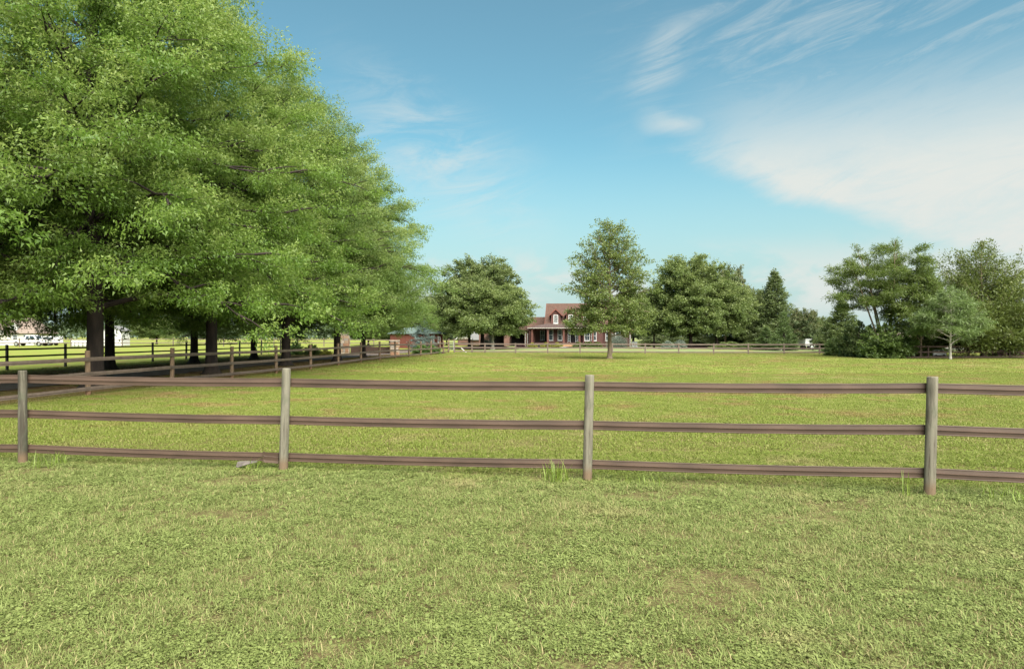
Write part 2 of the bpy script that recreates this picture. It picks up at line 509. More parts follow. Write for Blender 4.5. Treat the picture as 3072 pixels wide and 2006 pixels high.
_half = [(-.006, -.053), (-.009, -.046), (-.006, -.04), (-.009, -.008), (-.018, -.003), (-.019, .003), (-.010, .007), (-.006, .040), (-.010, .046), (-.007, .053)]
PROF_VINYL = _half + [(-.004 - p, z) for p, z in reversed(_half)]
PROF_BOARD = [(0, -.06), (-.018, -.06), (-.022, -.055), (-.022, .055), (-.018, .06), (0, .06)]


def rail_mesh(name, a, b, prof, sag=.01, wob=.004, seg=8, side=1, seed=0):
    """profile swept from a to b; profile depth points to the side given"""
    rs = random.Random(seed)
    a, b = Vector(a), Vector(b); d = (b - a); d.z = 0; d.normalize()
    nrm = Vector((d.y, -d.x, 0)) * side                    # to the right of travel
    V, F = [], []; k = len(prof)
    for i in range(seg + 1):
        t_ = i / seg; w = 4 * t_ * (1 - t_)
        c = a.lerp(b, t_) + Vector((0, 0, -sag * w + rs.uniform(-wob, wob) * w)) + nrm * rs.uniform(-wob, wob) * w
        tw = rs.uniform(-.006, .006)
        for (p, z) in prof: V.append(c - nrm * (p + z * tw) + Vector((0, 0, z)))
        if i:
            o = (i - 1) * k
            for j in range(k):
                q = (o + j, o + (j + 1) % k, o + k + (j + 1) % k, o + k + j)
                F.append(q if side < 0 else q[::-1])
    F.append(tuple(range(k))); F.append(tuple(seg * k + j for j in reversed(range(k))))
    me = bpy.data.meshes.new(name); me.from_pydata([tuple(v) for v in V], [], F); me.update()
    return me


def fence(name, label, pts, hs, post_r, post_h, mp, mr, prof, side, leans=None, sag=.01, square=False, seed=0, seg=8, heights=None, group=None):
    """pts: posts on the ground; rails stand against the given side of the posts"""
    root = empty(name, (pts[0][0], pts[0][1], gzf(*pts[0])), 0, label, 'fence', group)
    o3 = Vector(root.location); metas = [post_mesh('post', post_h, post_r, seed + i, square=square) for i in range(4)]
    for i, (x, y) in enumerate(pts):
        me = metas[i % 4] if heights is None else post_mesh('post', heights[i], post_r, seed + i, square=square)
        p = link('post', me, mp, root, Vector((x, y, gzf(x, y))) - o3)
        l = leans[i] if leans else (rng.uniform(-.015, .015), rng.uniform(-.015, .015))
        if square:
            dd = Vector(pts[min(i + 1, len(pts) - 1)]) - Vector(pts[max(i - 1, 0)])
            p.rotation_euler = (l[0], l[1], math.atan2(dd.y, dd.x))
        else: p.rotation_euler = (l[0], l[1], 0 if heights else rng.uniform(0, 6))
        if i == 0: continue
        for k in range(len(hs[0]) if hasattr(hs[0], '__len__') else len(hs)):
            ha, hb = (hs[i - 1][k], hs[i][k]) if hasattr(hs[0], '__len__') else (hs[k], hs[k])
            A, B = Vector((*pts[i - 1], 0)), Vector((x, y, 0)); d = (B - A).normalized(); nn = Vector((d.y, -d.x, 0)) * side
            A = A + nn * (post_r * .96) + d * .003; B = B + nn * (post_r * .96) - d * .003
            A.z = gzf(*pts[i - 1]) + ha; B.z = gzf(x, y) + hb
            link('rail', rail_mesh('rail', A - o3, B - o3, prof, sag, .0015, seg, side, seed + i * 7 + k), mr, root)
    return root


# near fence: four leaning round posts in view, brown vinyl rails on the paddock side
near_posts = [(-12.72, 9.75), (-9.86, 9.28), (-6.30, 8.79), (-2.80, 8.36), (.855, 7.76), (4.28, 7.0), (7.62, 6.25), (11.0, 5.5), (14.4, 4.75)]
near_h = [(1.07, .63, .19), (1.08, .63, .185), (1.085, .635, .185), (1.067, .605, .15), (1.066, .62, .175), (1.10, .67, .225), (1.10, .66, .22), (1.09, .65, .21), (1.09, .65, .21)]
near = fence('paddock_fence', 'brown three-rail vinyl fence on leaning weathered round posts across the foreground', near_posts, near_h, .054, 1.22,
             m_post, m_rail, PROF_VINYL, -1, [(0, 0), (.01, .01), (.012, .006), (.0, .030), (-.01, .024), (.006, .022), (0, .01), (.01, -.01), (0, .012)], .012, seed=11, seg=14,
             heights=[1.2, 1.22, 1.195, 1.245, 1.197, 1.222, 1.2, 1.21, 1.2])
# join sleeve and torn strip on the low rail by the second post in view
o3 = Vector(near.location)
p2, p1 = Vector((-2.80, 8.36, 0)), Vector((-6.30, 8.79, 0)); dn = (p1 - p2).normalized(); nb = Vector((-dn.y, dn.x, 0)); nb = nb if nb.y > 0 else -nb
def np_(s_, off, z): return p2 + dn * s_ + nb * off + Vector((0, 0, z)) - o3
mb = MB(); pr = [(.012, .075), (.020, .105), (.012, .150), (.016, .158), (.010, .205)]
rows = []
for s_, dz_ in ((.07, .0), (.16, .006), (.24, .010), (.262, .018), (.275, .004)):
    rows.append([np_(s_, o_ - .0, z + dz_) for o_, z in pr])
for i in range(4):
    for j in range(4): mb.add([rows[i][j], rows[i + 1][j], rows[i + 1][j + 1], rows[i][j + 1]], [(0, 1, 2, 3)])
sl = mb.build('splice_sleeve', m_rail, near); sl.modifiers.new('thick', 'SOLIDIFY').thickness = .005
tag(sl, 'creased splice sleeve over the broken low rail')
mb = MB()
fl = [[np_(s_, o_, z) for o_, z in q] for s_, q in ((.34, ((.012, .105), (.0, .098), (-.02, .092))), (.42, ((.014, .10), (-.01, .085), (-.035, .074))),
      (.50, ((.012, .10), (-.03, .075), (-.05, .05))), (.57, ((.010, .095), (-.02, .062), (-.045, .028))), (.60, ((.008, .088), (-.015, .05), (-.03, .035))))]
for i in range(4):
    for j in range(2): mb.add([fl[i][j], fl[i + 1][j], fl[i + 1][j + 1], fl[i][j + 1]], [(0, 1, 2, 3)])
m_torn = surf('torn grey vinyl', (.105, .09, .08), (.075, .064, .058), 8, .6)
ts = mb.build('torn_strip', m_torn, near); ts.modifiers.new('thick', 'SOLIDIFY').thickness = .004
tag(ts, 'torn grey strip hanging under the low rail')

# fence along the drive
ys = [11.3, 15.05] + [18.85 + 3.83 * k for k in range(13)]
lane_pts = [near_posts[0]] + [(lane_x(y), y) for y in ys] + [(lane_x(66.4), 66.4), (lane_x(68.8), 68.8)]
fence('drive_fence', 'taupe three-rail fence running back along the row of oaks on the left', lane_pts, (.995, .59, .185), .072, 1.23,
      m_post2, m_rail2, PROF_VINYL, 1, None, .008, seed=31)
GATE_Y = 69.5
# back fence across the far side of the paddock
bx = [1363.5, 1416, 1455] + [1546.6, 1643, 1740, 1837, 1935.5, 2036, 2140.7, 2245, 2352, 2458.5, 2566]
back_pts = [(fx(p, 69.5 - (p - 1363) * .003), 69.5 - (p - 1363) * .003) for p in bx]
fence('back_fence', 'weathered grey-brown three-rail fence across the far side of the paddock', back_pts, (.93, .56, .17), .065, 1.02,
      m_railw, m_railw, PROF_BOARD, 1, None, .012, True, 51, 4)
cx_, cy_ = back_pts[-1]
fence('roadside_fence', 'thin dark brown rail fence at the right edge behind the feathery trees', [(cx_, cy_)] + [(cx_ + .3, cy_ - 4), (cx_ + .8, cy_ - 8), (fx(2700, 53.6), 53.6)] +
      [(fx(p, 53.5), 53.5) for p in (2784, 2906, 3028, 3150, 3272)], (.92, .50, .10), .055, 1.0, m_railb, m_railb, PROF_BOARD, 1, None, .01, True, 61, 4)
# black fence on the far side of the drive
dark_pts = [(-28.2 + .106 * y, y) for y in [29.6 + 3.75 * k for k in range(11)]]
fence('black_fence', 'black three-rail fence beyond the drive along the bright field', dark_pts, (1.02, .66, .28), .05, 1.25, m_raild, m_raild,
      [(p * .8, z * .75) for p, z in PROF_BOARD], 1, None, .01, True, 71, 4)
x0_, y0_ = dark_pts[-1]
fence('field_fence', 'grey wooden rail fence far off across the bright field on the left', [(x0_ - 75 + 7.5 * k, y0_ + 34 + .3 * k) for k in range(13)], (1.1, .6), .06, 1.3, m_railw, m_railw,
      PROF_BOARD, 1, None, .01, True, 81, 2)

# small metal gate at the paddock corner
ga = Vector((lane_x(68.8), 68.8, gzf(lane_x(68.8), 68.8))); gb = Vector((*back_pts[0], gzf(*back_pts[0])))
gate = empty('paddock_gate', ga, 0, 'small pale metal bar gate at the far corner of the paddock', 'gate')
gd = gb - ga; gd.z = 0
for q, nm in ((.06, 'hinge_post'), (.94, 'latch_post')):
    MB().tube([gd * q, gd * q + Vector((0, 0, 1.42))], .065, 8).build(nm, m_railw, gate)
for k in range(5):
    z = .30 + k * .21
    MB().tube([gd * .14 + Vector((0, -.02, z)), gd * .86 + Vector((0, -.02, z))], .026, 6).build('bar', m_metal, gate)
for q in (.13, .87): MB().tube([gd * q + Vector((0, -.02, .27)), gd * q + Vector((0, -.02, 1.17))], .024, 6).build('upright', m_metal, gate)
brd = MB().box(-.04, .04, -.012, .012, 0, .85).build('leaning_board', m_white, None, (fx(1399, 70.6), 70.6, gzf(fx(1399, 70.6), 70.6) + .005), (.0, R(-48), 0))
tag(brd, 'pale board leaning by the small metal gate', 'board')

# ------------------------------------------------------------------ entrance gate with stone pillars
def pillar(cx, cy, w, h, seed, label):
    root = empty('stone_pillar', (cx, cy, gzf(cx, cy)), R(6), label, 'pillar', 'stone pillars of the entrance gate')
    MB().box(-w * .46, w * .46, -w * .46, w * .46, -.05, h - .02).build('core', m_stone[2], root)
    rs = random.Random(seed); z = 0; row = 0
    base = []
    for q in range(4):
        v = [(x * (.5 + rs.uniform(-.05, .0)), y * .5, zz * (.5 + rs.uniform(-.05, .0))) for x in (-1, 1) for y in (-1, 1) for zz in (-1, 1)]
        me = bpy.data.meshes.new('stone'); me.from_pydata(v, [], [(0, 1, 3, 2), (4, 6, 7, 5), (0, 4, 5, 1), (2, 3, 7, 6), (0, 2, 6, 4), (1, 5, 7, 3)]); me.update()
        me.materials.append(m_stone[q]); base.append(me)
    while z < h - .05:
        rh = min(rs.uniform(.16, .30), h - z)
        for face in range(4):
            cuts = [-.5 * w] + sorted(rs.uniform(-.3, .3) * w for _ in range(rs.choice((1, 2)))) + [.5 * w]
            for a, c in zip(cuts, cuts[1:]):
                if c - a < .05: continue
                s_ = link('stone', rs.choice(base), None, root); s_.scale = (c - a - .012, .09 + rs.uniform(0, .04), rh - .014)
                ang = face * math.pi / 2; m_ = (a + c) / 2
                s_.location = (m_ * math.cos(ang) + .5 * w * math.sin(ang), m_ * math.sin(ang) - .5 * w * math.cos(ang), z + rh / 2); s_.rotation_euler = (0, 0, ang)
        z += rh
    MB().box(-w * .62, w * .62, -w * .62, w * .62, h, h + .09).build('cap', m_stone[3], root)
    return root


pillar(fx(1036, 61.8), 61.8, .66, 1.82, 3, 'tall stone gate pillar left of the plank gate, partly behind oak leaves')
pillar(fx(1184, 60.5), 60.5, .72, 1.25, 4, 'shorter stone gate pillar right of the plank gate')
ga = Vector((fx(1052, 61.6), 61.6, 0)); gb = Vector((fx(1170, 60.7), 60.7, 0)); gd = gb - ga
pg = empty('plank_gate', (ga.x, ga.y, gzf(ga.x, ga.y)), math.atan2(gd.y, gd.x), 'brown plank driveway gate between two stone pillars', 'gate')
n_ = 24; L_ = gd.length
pk = MB().box(-.5, .5, -.014, .014, 0, 1).mesh('plank'); pk.materials.append(m_plank)
for k in range(n_):
    p = link('plank', pk, None, pg, ((k + .5) * L_ / n_, -.012 + .006 * (k % 2), .10)); p.scale = (L_ / n_ - .012, 1, .60 + rng.uniform(-.01, .01))
for z in (.2, .56): MB().box(0, L_, .012, .06, z, z + .09).build('cross_rail', m_railw, pg)

# ------------------------------------------------------------------ trees
def gen_tree(seed, H, hb, prof, nl, nt, nv, LL, LW, e0, e1, droop, tr, tmin=.3, twl=.3, spread=.16, flare=1.0, leafdown=.25, lean=0, power=1.0,
             updown=.25, stems=None, top=.96, tipb=.0, clump=None, tri=False, thin=0.0):
    """trunk + limbs + twigs as one tube mesh, and a crown of single leaves set along the twigs"""
    rs = np.random.RandomState(seed)
    TV, TF = [], []

    def tube(pts, rad, n):
        pts = np.asarray(pts); k = len(pts); b = sum(len(v) for v in TV)
        d = np.gradient(pts, axis=0); d /= np.linalg.norm(d, axis=1, keepdims=True) + 1e-9
        ref = np.where(np.abs(d[:, 2:3]) > .9, [[1., 0, 0]], [[0, 0, 1.]])
        u = np.cross(d, ref); u /= np.linalg.norm(u, axis=1, keepdims=True) + 1e-9; w = np.cross(d, u)
        a = np.arange(n) * 2 * np.pi / n
        ring = pts[:, None] + (u[:, None] * np.cos(a)[None, :, None] + w[:, None] * np.sin(a)[None, :, None]) * np.asarray(rad)[:, None, None]
        TV.append(ring.reshape(-1, 3))
        i, j = np.meshgrid(np.arange(k - 1), np.arange(n), indexing='ij'); j2 = (j + 1) % n
        TF.append((np.stack([i * n + j, i * n + j2, (i + 1) * n + j2, (i + 1) * n + j], -1).reshape(-1, 4)) + b)

    stems = stems or [(0, 0, 0, 0, 1.0)]                     # x, y, lean_x, lean_y, scale of height
    S_, E_, W_ = [], [], []                                  # twig starts, ends, weight of the pale tip colour
    nstem = len(stems)
    for si, (sx, sy, lx, ly, hs) in enumerate(stems):
        Hs = H * hs
        zz = np.concatenate([[-.12, 0, .1, .22, .45], np.linspace(.8, top * Hs, 9)])
        q = np.clip(zz / Hs, 0, 1)
        wig = .012 * Hs * np.stack([np.sin(q * 7 + seed + si), np.cos(q * 6 + 2 * seed + si)], 1) * q[:, None]
        tp = np.stack([sx + lx * Hs * q ** 1.25 + wig[:, 0], sy + ly * Hs * q ** 1.25 + wig[:, 1], zz], 1)
        trr = tr * (.6 if nstem > 1 else 1) * ((1 - q) ** .8 * .95 + .03) * (1 + flare * np.exp(-np.clip(zz, 0, 9) / .17))
        tube(tp, trr, 12)

        def at(z): return np.array([np.interp(z, zz, tp[:, 0]), np.interp(z, zz, tp[:, 1]), z])
        n_here = max(3, int(nl / nstem))
        for k in range(n_here):
            f = ((k + rs.rand()) / n_here) ** power           # height of the limb's tip within the crown
            inner = .58 if k % 4 == 3 else 1.0
            Rr = max(prof(f) * rs.uniform(.88, 1.07) * inner, .12)
            az = k * 2.39996 + rs.uniform(-.5, .5) + si * 1.1
            zt = hb * hs + (top * Hs - hb * hs) * f
            e = np.tan(np.radians(e0 + (e1 - e0) * f + rs.uniform(-15, 15)))
            z0 = float(np.clip(zt - Rr * e, max(.45 * hb * hs, .05 * Hs), .93 * Hs))
            s = np.linspace(0, 1, 7)
            aa = az + rs.uniform(-.25, .25) * s
            p0 = at(z0)
            dr = droop * rs.uniform(.6, 1.35)
            lp = p0 + np.stack([np.cos(aa) * Rr * s, np.sin(aa) * Rr * s, (zt - z0) * s + dr * Rr * s * (1 - s)], 1)
            lp[:, 2] += .02 * Rr * np.sin(s * 9 + k)
            r0 = min(.42 * np.interp(z0, zz, trr), .018 + .014 * Rr)
            tube(lp, r0 * (1 - .88 * s), 5)
            if clump:                                         # secondary boughs, each carrying a billow of twigs
                nsec, ntw, crad, cflat = clump
                ns = max(2, int(round(nsec * (.4 + .6 * Rr / prof(.2)))))
                for q in range(ns):
                    u_ = tmin + (1 - tmin) * (q + rs.rand()) / ns
                    b0 = np.array([np.interp(u_, s, lp[:, i]) for i in range(3)])
                    tg = np.array([np.interp(min(u_, .97), s, np.gradient(lp[:, i], s)) for i in range(3)]); tg /= np.linalg.norm(tg) + 1e-9
                    sa = (1 if q % 2 else -1) * rs.uniform(.2, 1.3) * (1 if q < ns - 1 else .15)
                    dd = tg * math.cos(sa) + np.array([-tg[1], tg[0], 0]) * math.sin(sa); dd[2] += rs.uniform(-.25, .35)
                    c0 = b0 + dd * rs.uniform(.08, .26) * max(Rr, 1.2)
                    tube([b0, (b0 + c0) / 2 + [0, 0, .05], c0], [r0 * .4 + .006, r0 * .25 + .005, .006], 4)
                    cr = crad * rs.uniform(.65, 1.35)
                    dv = rs.randn(ntw, 3); dv /= np.linalg.norm(dv, axis=1, keepdims=True); dv[:, 2] = dv[:, 2] * cflat + .12
                    dv += dd * .45; dv[:, 2] -= .10 * np.hypot(dv[:, 0], dv[:, 1])
                    en = c0 + dv * cr * rs.uniform(.6, 1.2, ntw)[:, None]
                    S_.append(np.repeat(c0[None] - dd * .15 * cr, ntw, 0)); E_.append(en)
                    W_.append(np.clip(.35 + .9 * dv[:, 2] + rs.uniform(-.2, .3), 0, 1))  # twigs pointing up get more of the paler tip colour
                    for i in range(0, ntw, 3): tube([c0, en[i]], [.008, .003], 3)
                continue
            m = max(3, int(nt * (.45 + .55 * Rr / max(prof(.2), .1))))
            ts = tmin + (1 - tmin) * (np.arange(m) + rs.rand(m)) / m
            st = np.stack([np.interp(ts, s, lp[:, i]) for i in range(3)], 1)
            tg = np.stack([np.interp(np.clip(ts, 0, .98), s, np.gradient(lp[:, i], s)) for i in range(3)], 1)
            tg /= np.linalg.norm(tg, axis=1, keepdims=True)
            side = np.where(np.arange(m) % 2, 1, -1) * rs.uniform(.35, 1.25, m)
            up = rs.uniform(-updown, updown * 1.6, m)
            perp = np.stack([-tg[:, 1], tg[:, 0], np.zeros(m)], 1)
            dirs = tg * np.cos(side)[:, None] + perp * np.sin(side)[:, None]; dirs[:, 2] += up
            ln = twl * max(Rr, .45 * prof(.2)) * (1.2 - ts) * rs.uniform(.6, 1.3, m) + rs.uniform(.25, .6, m) * min(1, Rr * .3 + .25)
            en = st + dirs * ln[:, None]; en[:, 2] -= .12 * ln
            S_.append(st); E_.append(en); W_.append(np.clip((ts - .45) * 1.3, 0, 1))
            for i in range(m):
                if i % 2 == 0 or Rr < 2: tube([st[i], (st[i] + en[i]) / 2 + [0, 0, .03], en[i]], [r0 * .25 + .004, r0 * .14 + .003, .003], 3)
        # leader shoots at the very top
        for k in range(6):
            p0 = at(top * Hs * rs.uniform(.9, 1)); d = np.array([rs.uniform(-.35, .35), rs.uniform(-.35, .35), 1]) * H * .05 * rs.uniform(.6, 1.6)
            S_.append(p0[None]); E_.append((p0 + d)[None]); W_.append(np.array([.8]))
            tube([p0, p0 + d], [.02, .004], 4)
    S_, E_, W_ = np.concatenate(S_), np.concatenate(E_), np.concatenate(W_)
    ln = np.linalg.norm(E_ - S_, axis=1)
    cnt = np.maximum(4, (nv * ln / ln.mean() * rs.uniform(.7, 1.3, len(ln))).astype(int))
    if thin: cnt = np.maximum(2, (cnt * (1 - thin * np.clip((E_[:, 2] - hb) / (H - hb) * 1.5, 0, 1))).astype(int))
    idx = np.repeat(np.arange(len(ln)), cnt); N = len(idx)
    tt = rs.rand(N) ** (.5 if clump else .75)
    base = S_[idx] + (E_[idx] - S_[idx]) * tt[:, None]
    sp_ = spread * (.5 + .5 * ln[idx] / ln.mean())
    base += np.clip(rs.randn(N, 3), -2, 2) * (sp_[:, None] * [1, 1, .62])
    tw = (E_[idx] - S_[idx]) / ln[idx][:, None]
    d = tw * .7 + rs.randn(N, 3) * .65; d[:, 2] -= leafdown; d /= np.linalg.norm(d, axis=1, keepdims=True)
    nrm = rs.randn(N, 3) * .75; nrm[:, 2] += .75
    sd_ = np.cross(d, nrm); sd_ /= np.linalg.norm(sd_, axis=1, keepdims=True) + 1e-9
    Ls = LL * rs.uniform(.65, 1.35, N)[:, None]; Ws = LW * rs.uniform(.7, 1.3, N)[:, None]
    nn = np.cross(sd_, d)
    base[:, 2] = np.maximum(base[:, 2], .03)
    q0 = base; q2 = base + d * Ls - nn * Ls * .12
    mid = base + d * Ls * .48
    V = np.stack([q0, mid + sd_ * Ws * .5 + nn * Ls * .02, q2, mid - sd_ * Ws * .5 + nn * Ls * .02], 1).reshape(-1, 3)
    F = np.arange(N * 4).reshape(-1, 4)
    if tri:
        lo = base + d * Ls * .22
        V = np.stack([lo + sd_ * Ws * .5, q2, lo - sd_ * Ws * .5], 1).reshape(-1, 3); F = np.arange(N * 3).reshape(-1, 3)
    var = np.clip(rs.rand(N) * .75 + rs.rand(len(ln))[idx] * .3, 0, 1)
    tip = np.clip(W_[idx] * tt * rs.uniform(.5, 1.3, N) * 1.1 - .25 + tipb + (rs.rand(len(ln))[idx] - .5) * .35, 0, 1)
    wood = np_mesh('trunk', np.concatenate(TV), np.concatenate(TF), True)
    crown = np_mesh('crown', V, F, False, {'var': var, 'tip': tip})
    return wood, crown


def plant(name, meshes, mats, x, y, rz, label, cat='tree', group=None, sc=(1, 1, 1), parts=('trunk', 'crown'), tilt=(0, 0), dz=0):
    root = empty(name, (x, y, gzf(x, y) + dz), rz, label, cat, group)
    root.rotation_euler = (tilt[0], tilt[1], rz); root.scale = sc
    for me, pn, m in zip(meshes, parts, mats):
        o = link(pn, me, None, root)
        if len(me.materials) == 0: me.materials.append(None)
        o.material_slots[0].link = 'OBJECT'; o.material_slots[0].material = m
    return root


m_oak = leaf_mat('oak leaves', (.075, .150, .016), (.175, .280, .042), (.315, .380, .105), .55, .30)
m_oakb = leaf_mat('oak leaves greyer kind', (.088, .155, .028), (.175, .262, .058), (.295, .355, .110), .55, .30)  # slightly greyer green for the oaks farther off
m_pin = leaf_mat('pin oak leaves', (.080, .120, .026), (.145, .190, .045), (.21, .25, .065), .46, .7)
m_maple = leaf_mat('maple leaves', (.100, .145, .038), (.160, .212, .060), (.22, .26, .085), .5, .5)
m_maple2 = leaf_mat('deep green leaves', (.082, .120, .034), (.135, .178, .055), (.185, .22, .075), .48, .5)
m_conif = leaf_mat('cypress sprays', (.070, .105, .032), (.120, .158, .05), (.17, .20, .065), .4, .6)
m_arbor = leaf_mat('arborvitae sprays', (.05, .085, .02), (.09, .14, .034), (.13, .175, .045), .2, .9)
m_spruce = leaf_mat('blue spruce needles', (.06, .095, .085), (.11, .16, .14), (.17, .22, .19), .15, .8)
m_mimosa = leaf_mat('feathery leaves', (.075, .115, .022), (.125, .175, .035), (.18, .225, .055), .45, .5)
m_mimosa2 = leaf_mat('pale feathery leaves', (.10, .155, .045), (.155, .215, .065), (.20, .26, .085), .45, .6)
m_willow = leaf_mat('fine olive leaves', (.075, .105, .02), (.125, .160, .034), (.18, .205, .05), .42, .5)
m_vine = leaf_mat('dark vine leaves', (.055, .095, .018), (.10, .15, .032), (.15, .195, .05), .42, .9)
m_hosta = leaf_mat('yellow green leaves', (.20, .21, .03), (.30, .30, .05), (.40, .38, .10), .3, 2)
m_box = leaf_mat('bright shrub leaves', (.055, .115, .018), (.10, .18, .03), (.15, .23, .045), .25, 1.5)
m_silver = leaf_mat('silvery leaves', (.14, .18, .14), (.22, .26, .20), (.28, .31, .25), .2, 1.5)
m_purple = leaf_mat('purple leaves', (.075, .03, .04), (.12, .05, .06), (.16, .08, .085), .2, 2)
m_russet = leaf_mat('russet tipped leaves', (.055, .09, .03), (.095, .13, .04), (.16, .14, .06), .3, .8)
m_far = leaf_mat('far wood leaves', (.045, .075, .035), (.075, .105, .045), (.10, .135, .06), .2, .05)


def oak_prof(rmax): return lambda f: rmax * float(np.interp(f, [0, .12, .35, .6, .82, 1], [.90, 1, .96, .78, .50, .12]))


okw = dict(spread=.12, tmin=.18, leafdown=.35, tipb=.18, clump=(7, 12, .88, .48), tri=True)
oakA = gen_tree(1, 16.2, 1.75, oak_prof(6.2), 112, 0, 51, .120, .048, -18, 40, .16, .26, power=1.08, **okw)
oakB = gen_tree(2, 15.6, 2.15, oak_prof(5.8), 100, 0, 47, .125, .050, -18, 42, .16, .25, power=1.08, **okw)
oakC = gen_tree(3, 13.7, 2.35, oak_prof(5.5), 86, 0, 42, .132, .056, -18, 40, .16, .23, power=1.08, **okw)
G1 = 'oaks on the paddock side of the drive'; G2 = 'oaks on the far side of the drive'
om = (m_bark, m_oak); ob = (m_bark, m_oakb)
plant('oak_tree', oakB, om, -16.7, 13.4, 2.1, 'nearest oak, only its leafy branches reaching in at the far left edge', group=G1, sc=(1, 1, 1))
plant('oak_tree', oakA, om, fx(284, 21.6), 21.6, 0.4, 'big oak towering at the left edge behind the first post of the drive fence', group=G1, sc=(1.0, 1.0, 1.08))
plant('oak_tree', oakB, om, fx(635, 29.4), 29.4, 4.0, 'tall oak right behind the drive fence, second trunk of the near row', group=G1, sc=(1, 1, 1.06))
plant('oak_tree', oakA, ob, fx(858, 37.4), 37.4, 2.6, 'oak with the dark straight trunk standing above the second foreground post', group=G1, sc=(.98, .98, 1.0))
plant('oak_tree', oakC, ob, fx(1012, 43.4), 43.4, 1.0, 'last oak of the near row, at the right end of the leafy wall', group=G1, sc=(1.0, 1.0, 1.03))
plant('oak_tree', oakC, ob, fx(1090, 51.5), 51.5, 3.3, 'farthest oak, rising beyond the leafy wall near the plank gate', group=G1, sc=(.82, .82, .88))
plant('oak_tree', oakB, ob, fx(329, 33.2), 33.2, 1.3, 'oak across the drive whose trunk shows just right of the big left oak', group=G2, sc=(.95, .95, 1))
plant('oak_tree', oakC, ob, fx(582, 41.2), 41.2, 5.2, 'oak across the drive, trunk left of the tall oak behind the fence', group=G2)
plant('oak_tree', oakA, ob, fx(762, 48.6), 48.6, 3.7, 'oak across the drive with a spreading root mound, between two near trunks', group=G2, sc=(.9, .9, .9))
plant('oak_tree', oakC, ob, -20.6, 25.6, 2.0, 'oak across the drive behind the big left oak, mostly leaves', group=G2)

# lone pin oak in the paddock
pin = gen_tree(5, 10.1, 1.9, lambda f: float(np.interp(f, [0, .1, .3, .55, .7, .84, .95, 1], [2.5, 3.0, 2.7, 2.45, 2.2, 1.75, .9, .35])), 96, 0, 18, .135, .085, -6, 58, .05, .165,
               tmin=.30, spread=.10, flare=.75, tipb=-.02, clump=(6, 8, .50, .6), thin=.50)
plant('pin_oak', pin, (m_bark2, m_pin), fx(1829, 50.4), 50.4, .7, 'lone young oak standing in the open paddock before the brick house', 'tree')

# garden trees behind the back fence
def round_prof(rm): return lambda f: rm * float(np.interp(f, [0, .15, .4, .65, .85, 1], [.78, .97, 1, .95, .80, .45]))


mapA = gen_tree(8, 12.6, 2.6, round_prof(4.9), 84, 0, 24, .24, .16, -5, 55, .06, .30, tmin=.30, spread=.16, clump=(6, 9, .80, .65))
mapB = gen_tree(9, 9.6, 2.4, round_prof(4.3), 68, 0, 24, .24, .16, -5, 52, .06, .20, tmin=.30, spread=.16, clump=(6, 9, .80, .65))
mapC = gen_tree(10, 12.2, 1.9, round_prof(4.4), 84, 0, 24, .24, .16, -5, 55, .08, .26, tmin=.30, spread=.16, clump=(6, 9, .80, .65))
G3 = 'broad trees left of the brick house'; G4 = 'broad trees right of the lone oak'
plant('maple_tree', mapA, (m_bark, m_maple2), fx(1447, 96), 96, .5, 'tallest dark round tree left of the brick house', group=G3)
plant('maple_tree', mapB, (m_bark, m_maple2), fx(1408, 94), 94, 2.5, 'dark tree at the left flank of the tallest round tree', group=G3, sc=(1.08, 1.08, 1.02))
plant('maple_tree', mapB, (m_bark3, m_maple), fx(1478, 88), 88, 5.2, 'paler green tree with a grey trunk overlapping the house porch', group=G3, sc=(1.0, 1.0, .88))
plant('maple_tree', mapC, (m_bark, m_maple), fx(2072, 91), 91, 1.2, 'large round green tree right of the lone oak', group=G4)
plant('maple_tree', mapB, (m_bark, m_maple), fx(2150, 92), 92, 5.0, 'lower broad tree on the right shoulder of the large round tree', group=G4, sc=(.95, .95, .95))
plant('maple_tree', mapB, (m_bark2, m_russet), fx(2176, 104), 104, 3.0, 'thin tree top peeping out behind the large round tree on the right', group=G4, sc=(.72, .72, 1.22))
plant('maple_tree', mapB, (m_bark, m_maple2), fx(1962, 94), 94, 1.9, 'green tree filling the gap between the lone oak and the large round tree', group=G4, sc=(.62, .62, .86))
plant('holly_tree', mapC, (m_bark, m_maple2), fx(2248, 101), 101, 2.2, 'dark evergreen tree left of the pointed conifer', sc=(.52, .52, .68))
plant('holly_tree', mapC, (m_bark, m_maple2), fx(2290, 103), 103, 4.4, 'dark evergreen top just behind the pointed conifer', sc=(.44, .44, .70))

cone = lambda rm: (lambda f: rm * float(np.interp(f, [0, .1, .5, 1], [.9, 1, .62, .06])))
conA = gen_tree(12, 10.9, .35, cone(3.4), 170, 13, 26, .20, .12, 8, 40, .05, .22, tmin=.3, twl=.24, spread=.16, leafdown=-.2, power=1.2, updown=.5)
conB = gen_tree(13, 4.6, .08, cone(1.55), 70, 10, 30, .12, .055, 12, 45, .0, .10, tmin=.35, twl=.25, spread=.09, leafdown=-.5)
spr = gen_tree(14, 4.8, .1, cone(1.5), 60, 10, 30, .13, .035, 2, 35, .08, .09, tmin=.3, twl=.25, spread=.08)
plant('conifer_tree', conA, (m_bark, m_conif), fx(2325, 98), 98, .3, 'tall pointed conifer right of the large round trees', sc=(1.15, 1.15, 1.02))
plant('conifer_tree', conB, (m_bark, m_arbor), fx(2352, 80), 80, .3, 'small yellow-green cone tree in front of the tall conifer')
plant('conifer_tree', conB, (m_bark, m_arbor), fx(2300, 84), 84, 1.3, 'low green conifer at the left foot of the tall conifer', sc=(1.1, 1.1, .62))
plant('conifer_tree', conA, (m_bark, m_maple2), fx(2524, 74), 74, 1.9, 'dark broad conifer behind the feathery tree at its left side', sc=(.82, .82, .54))
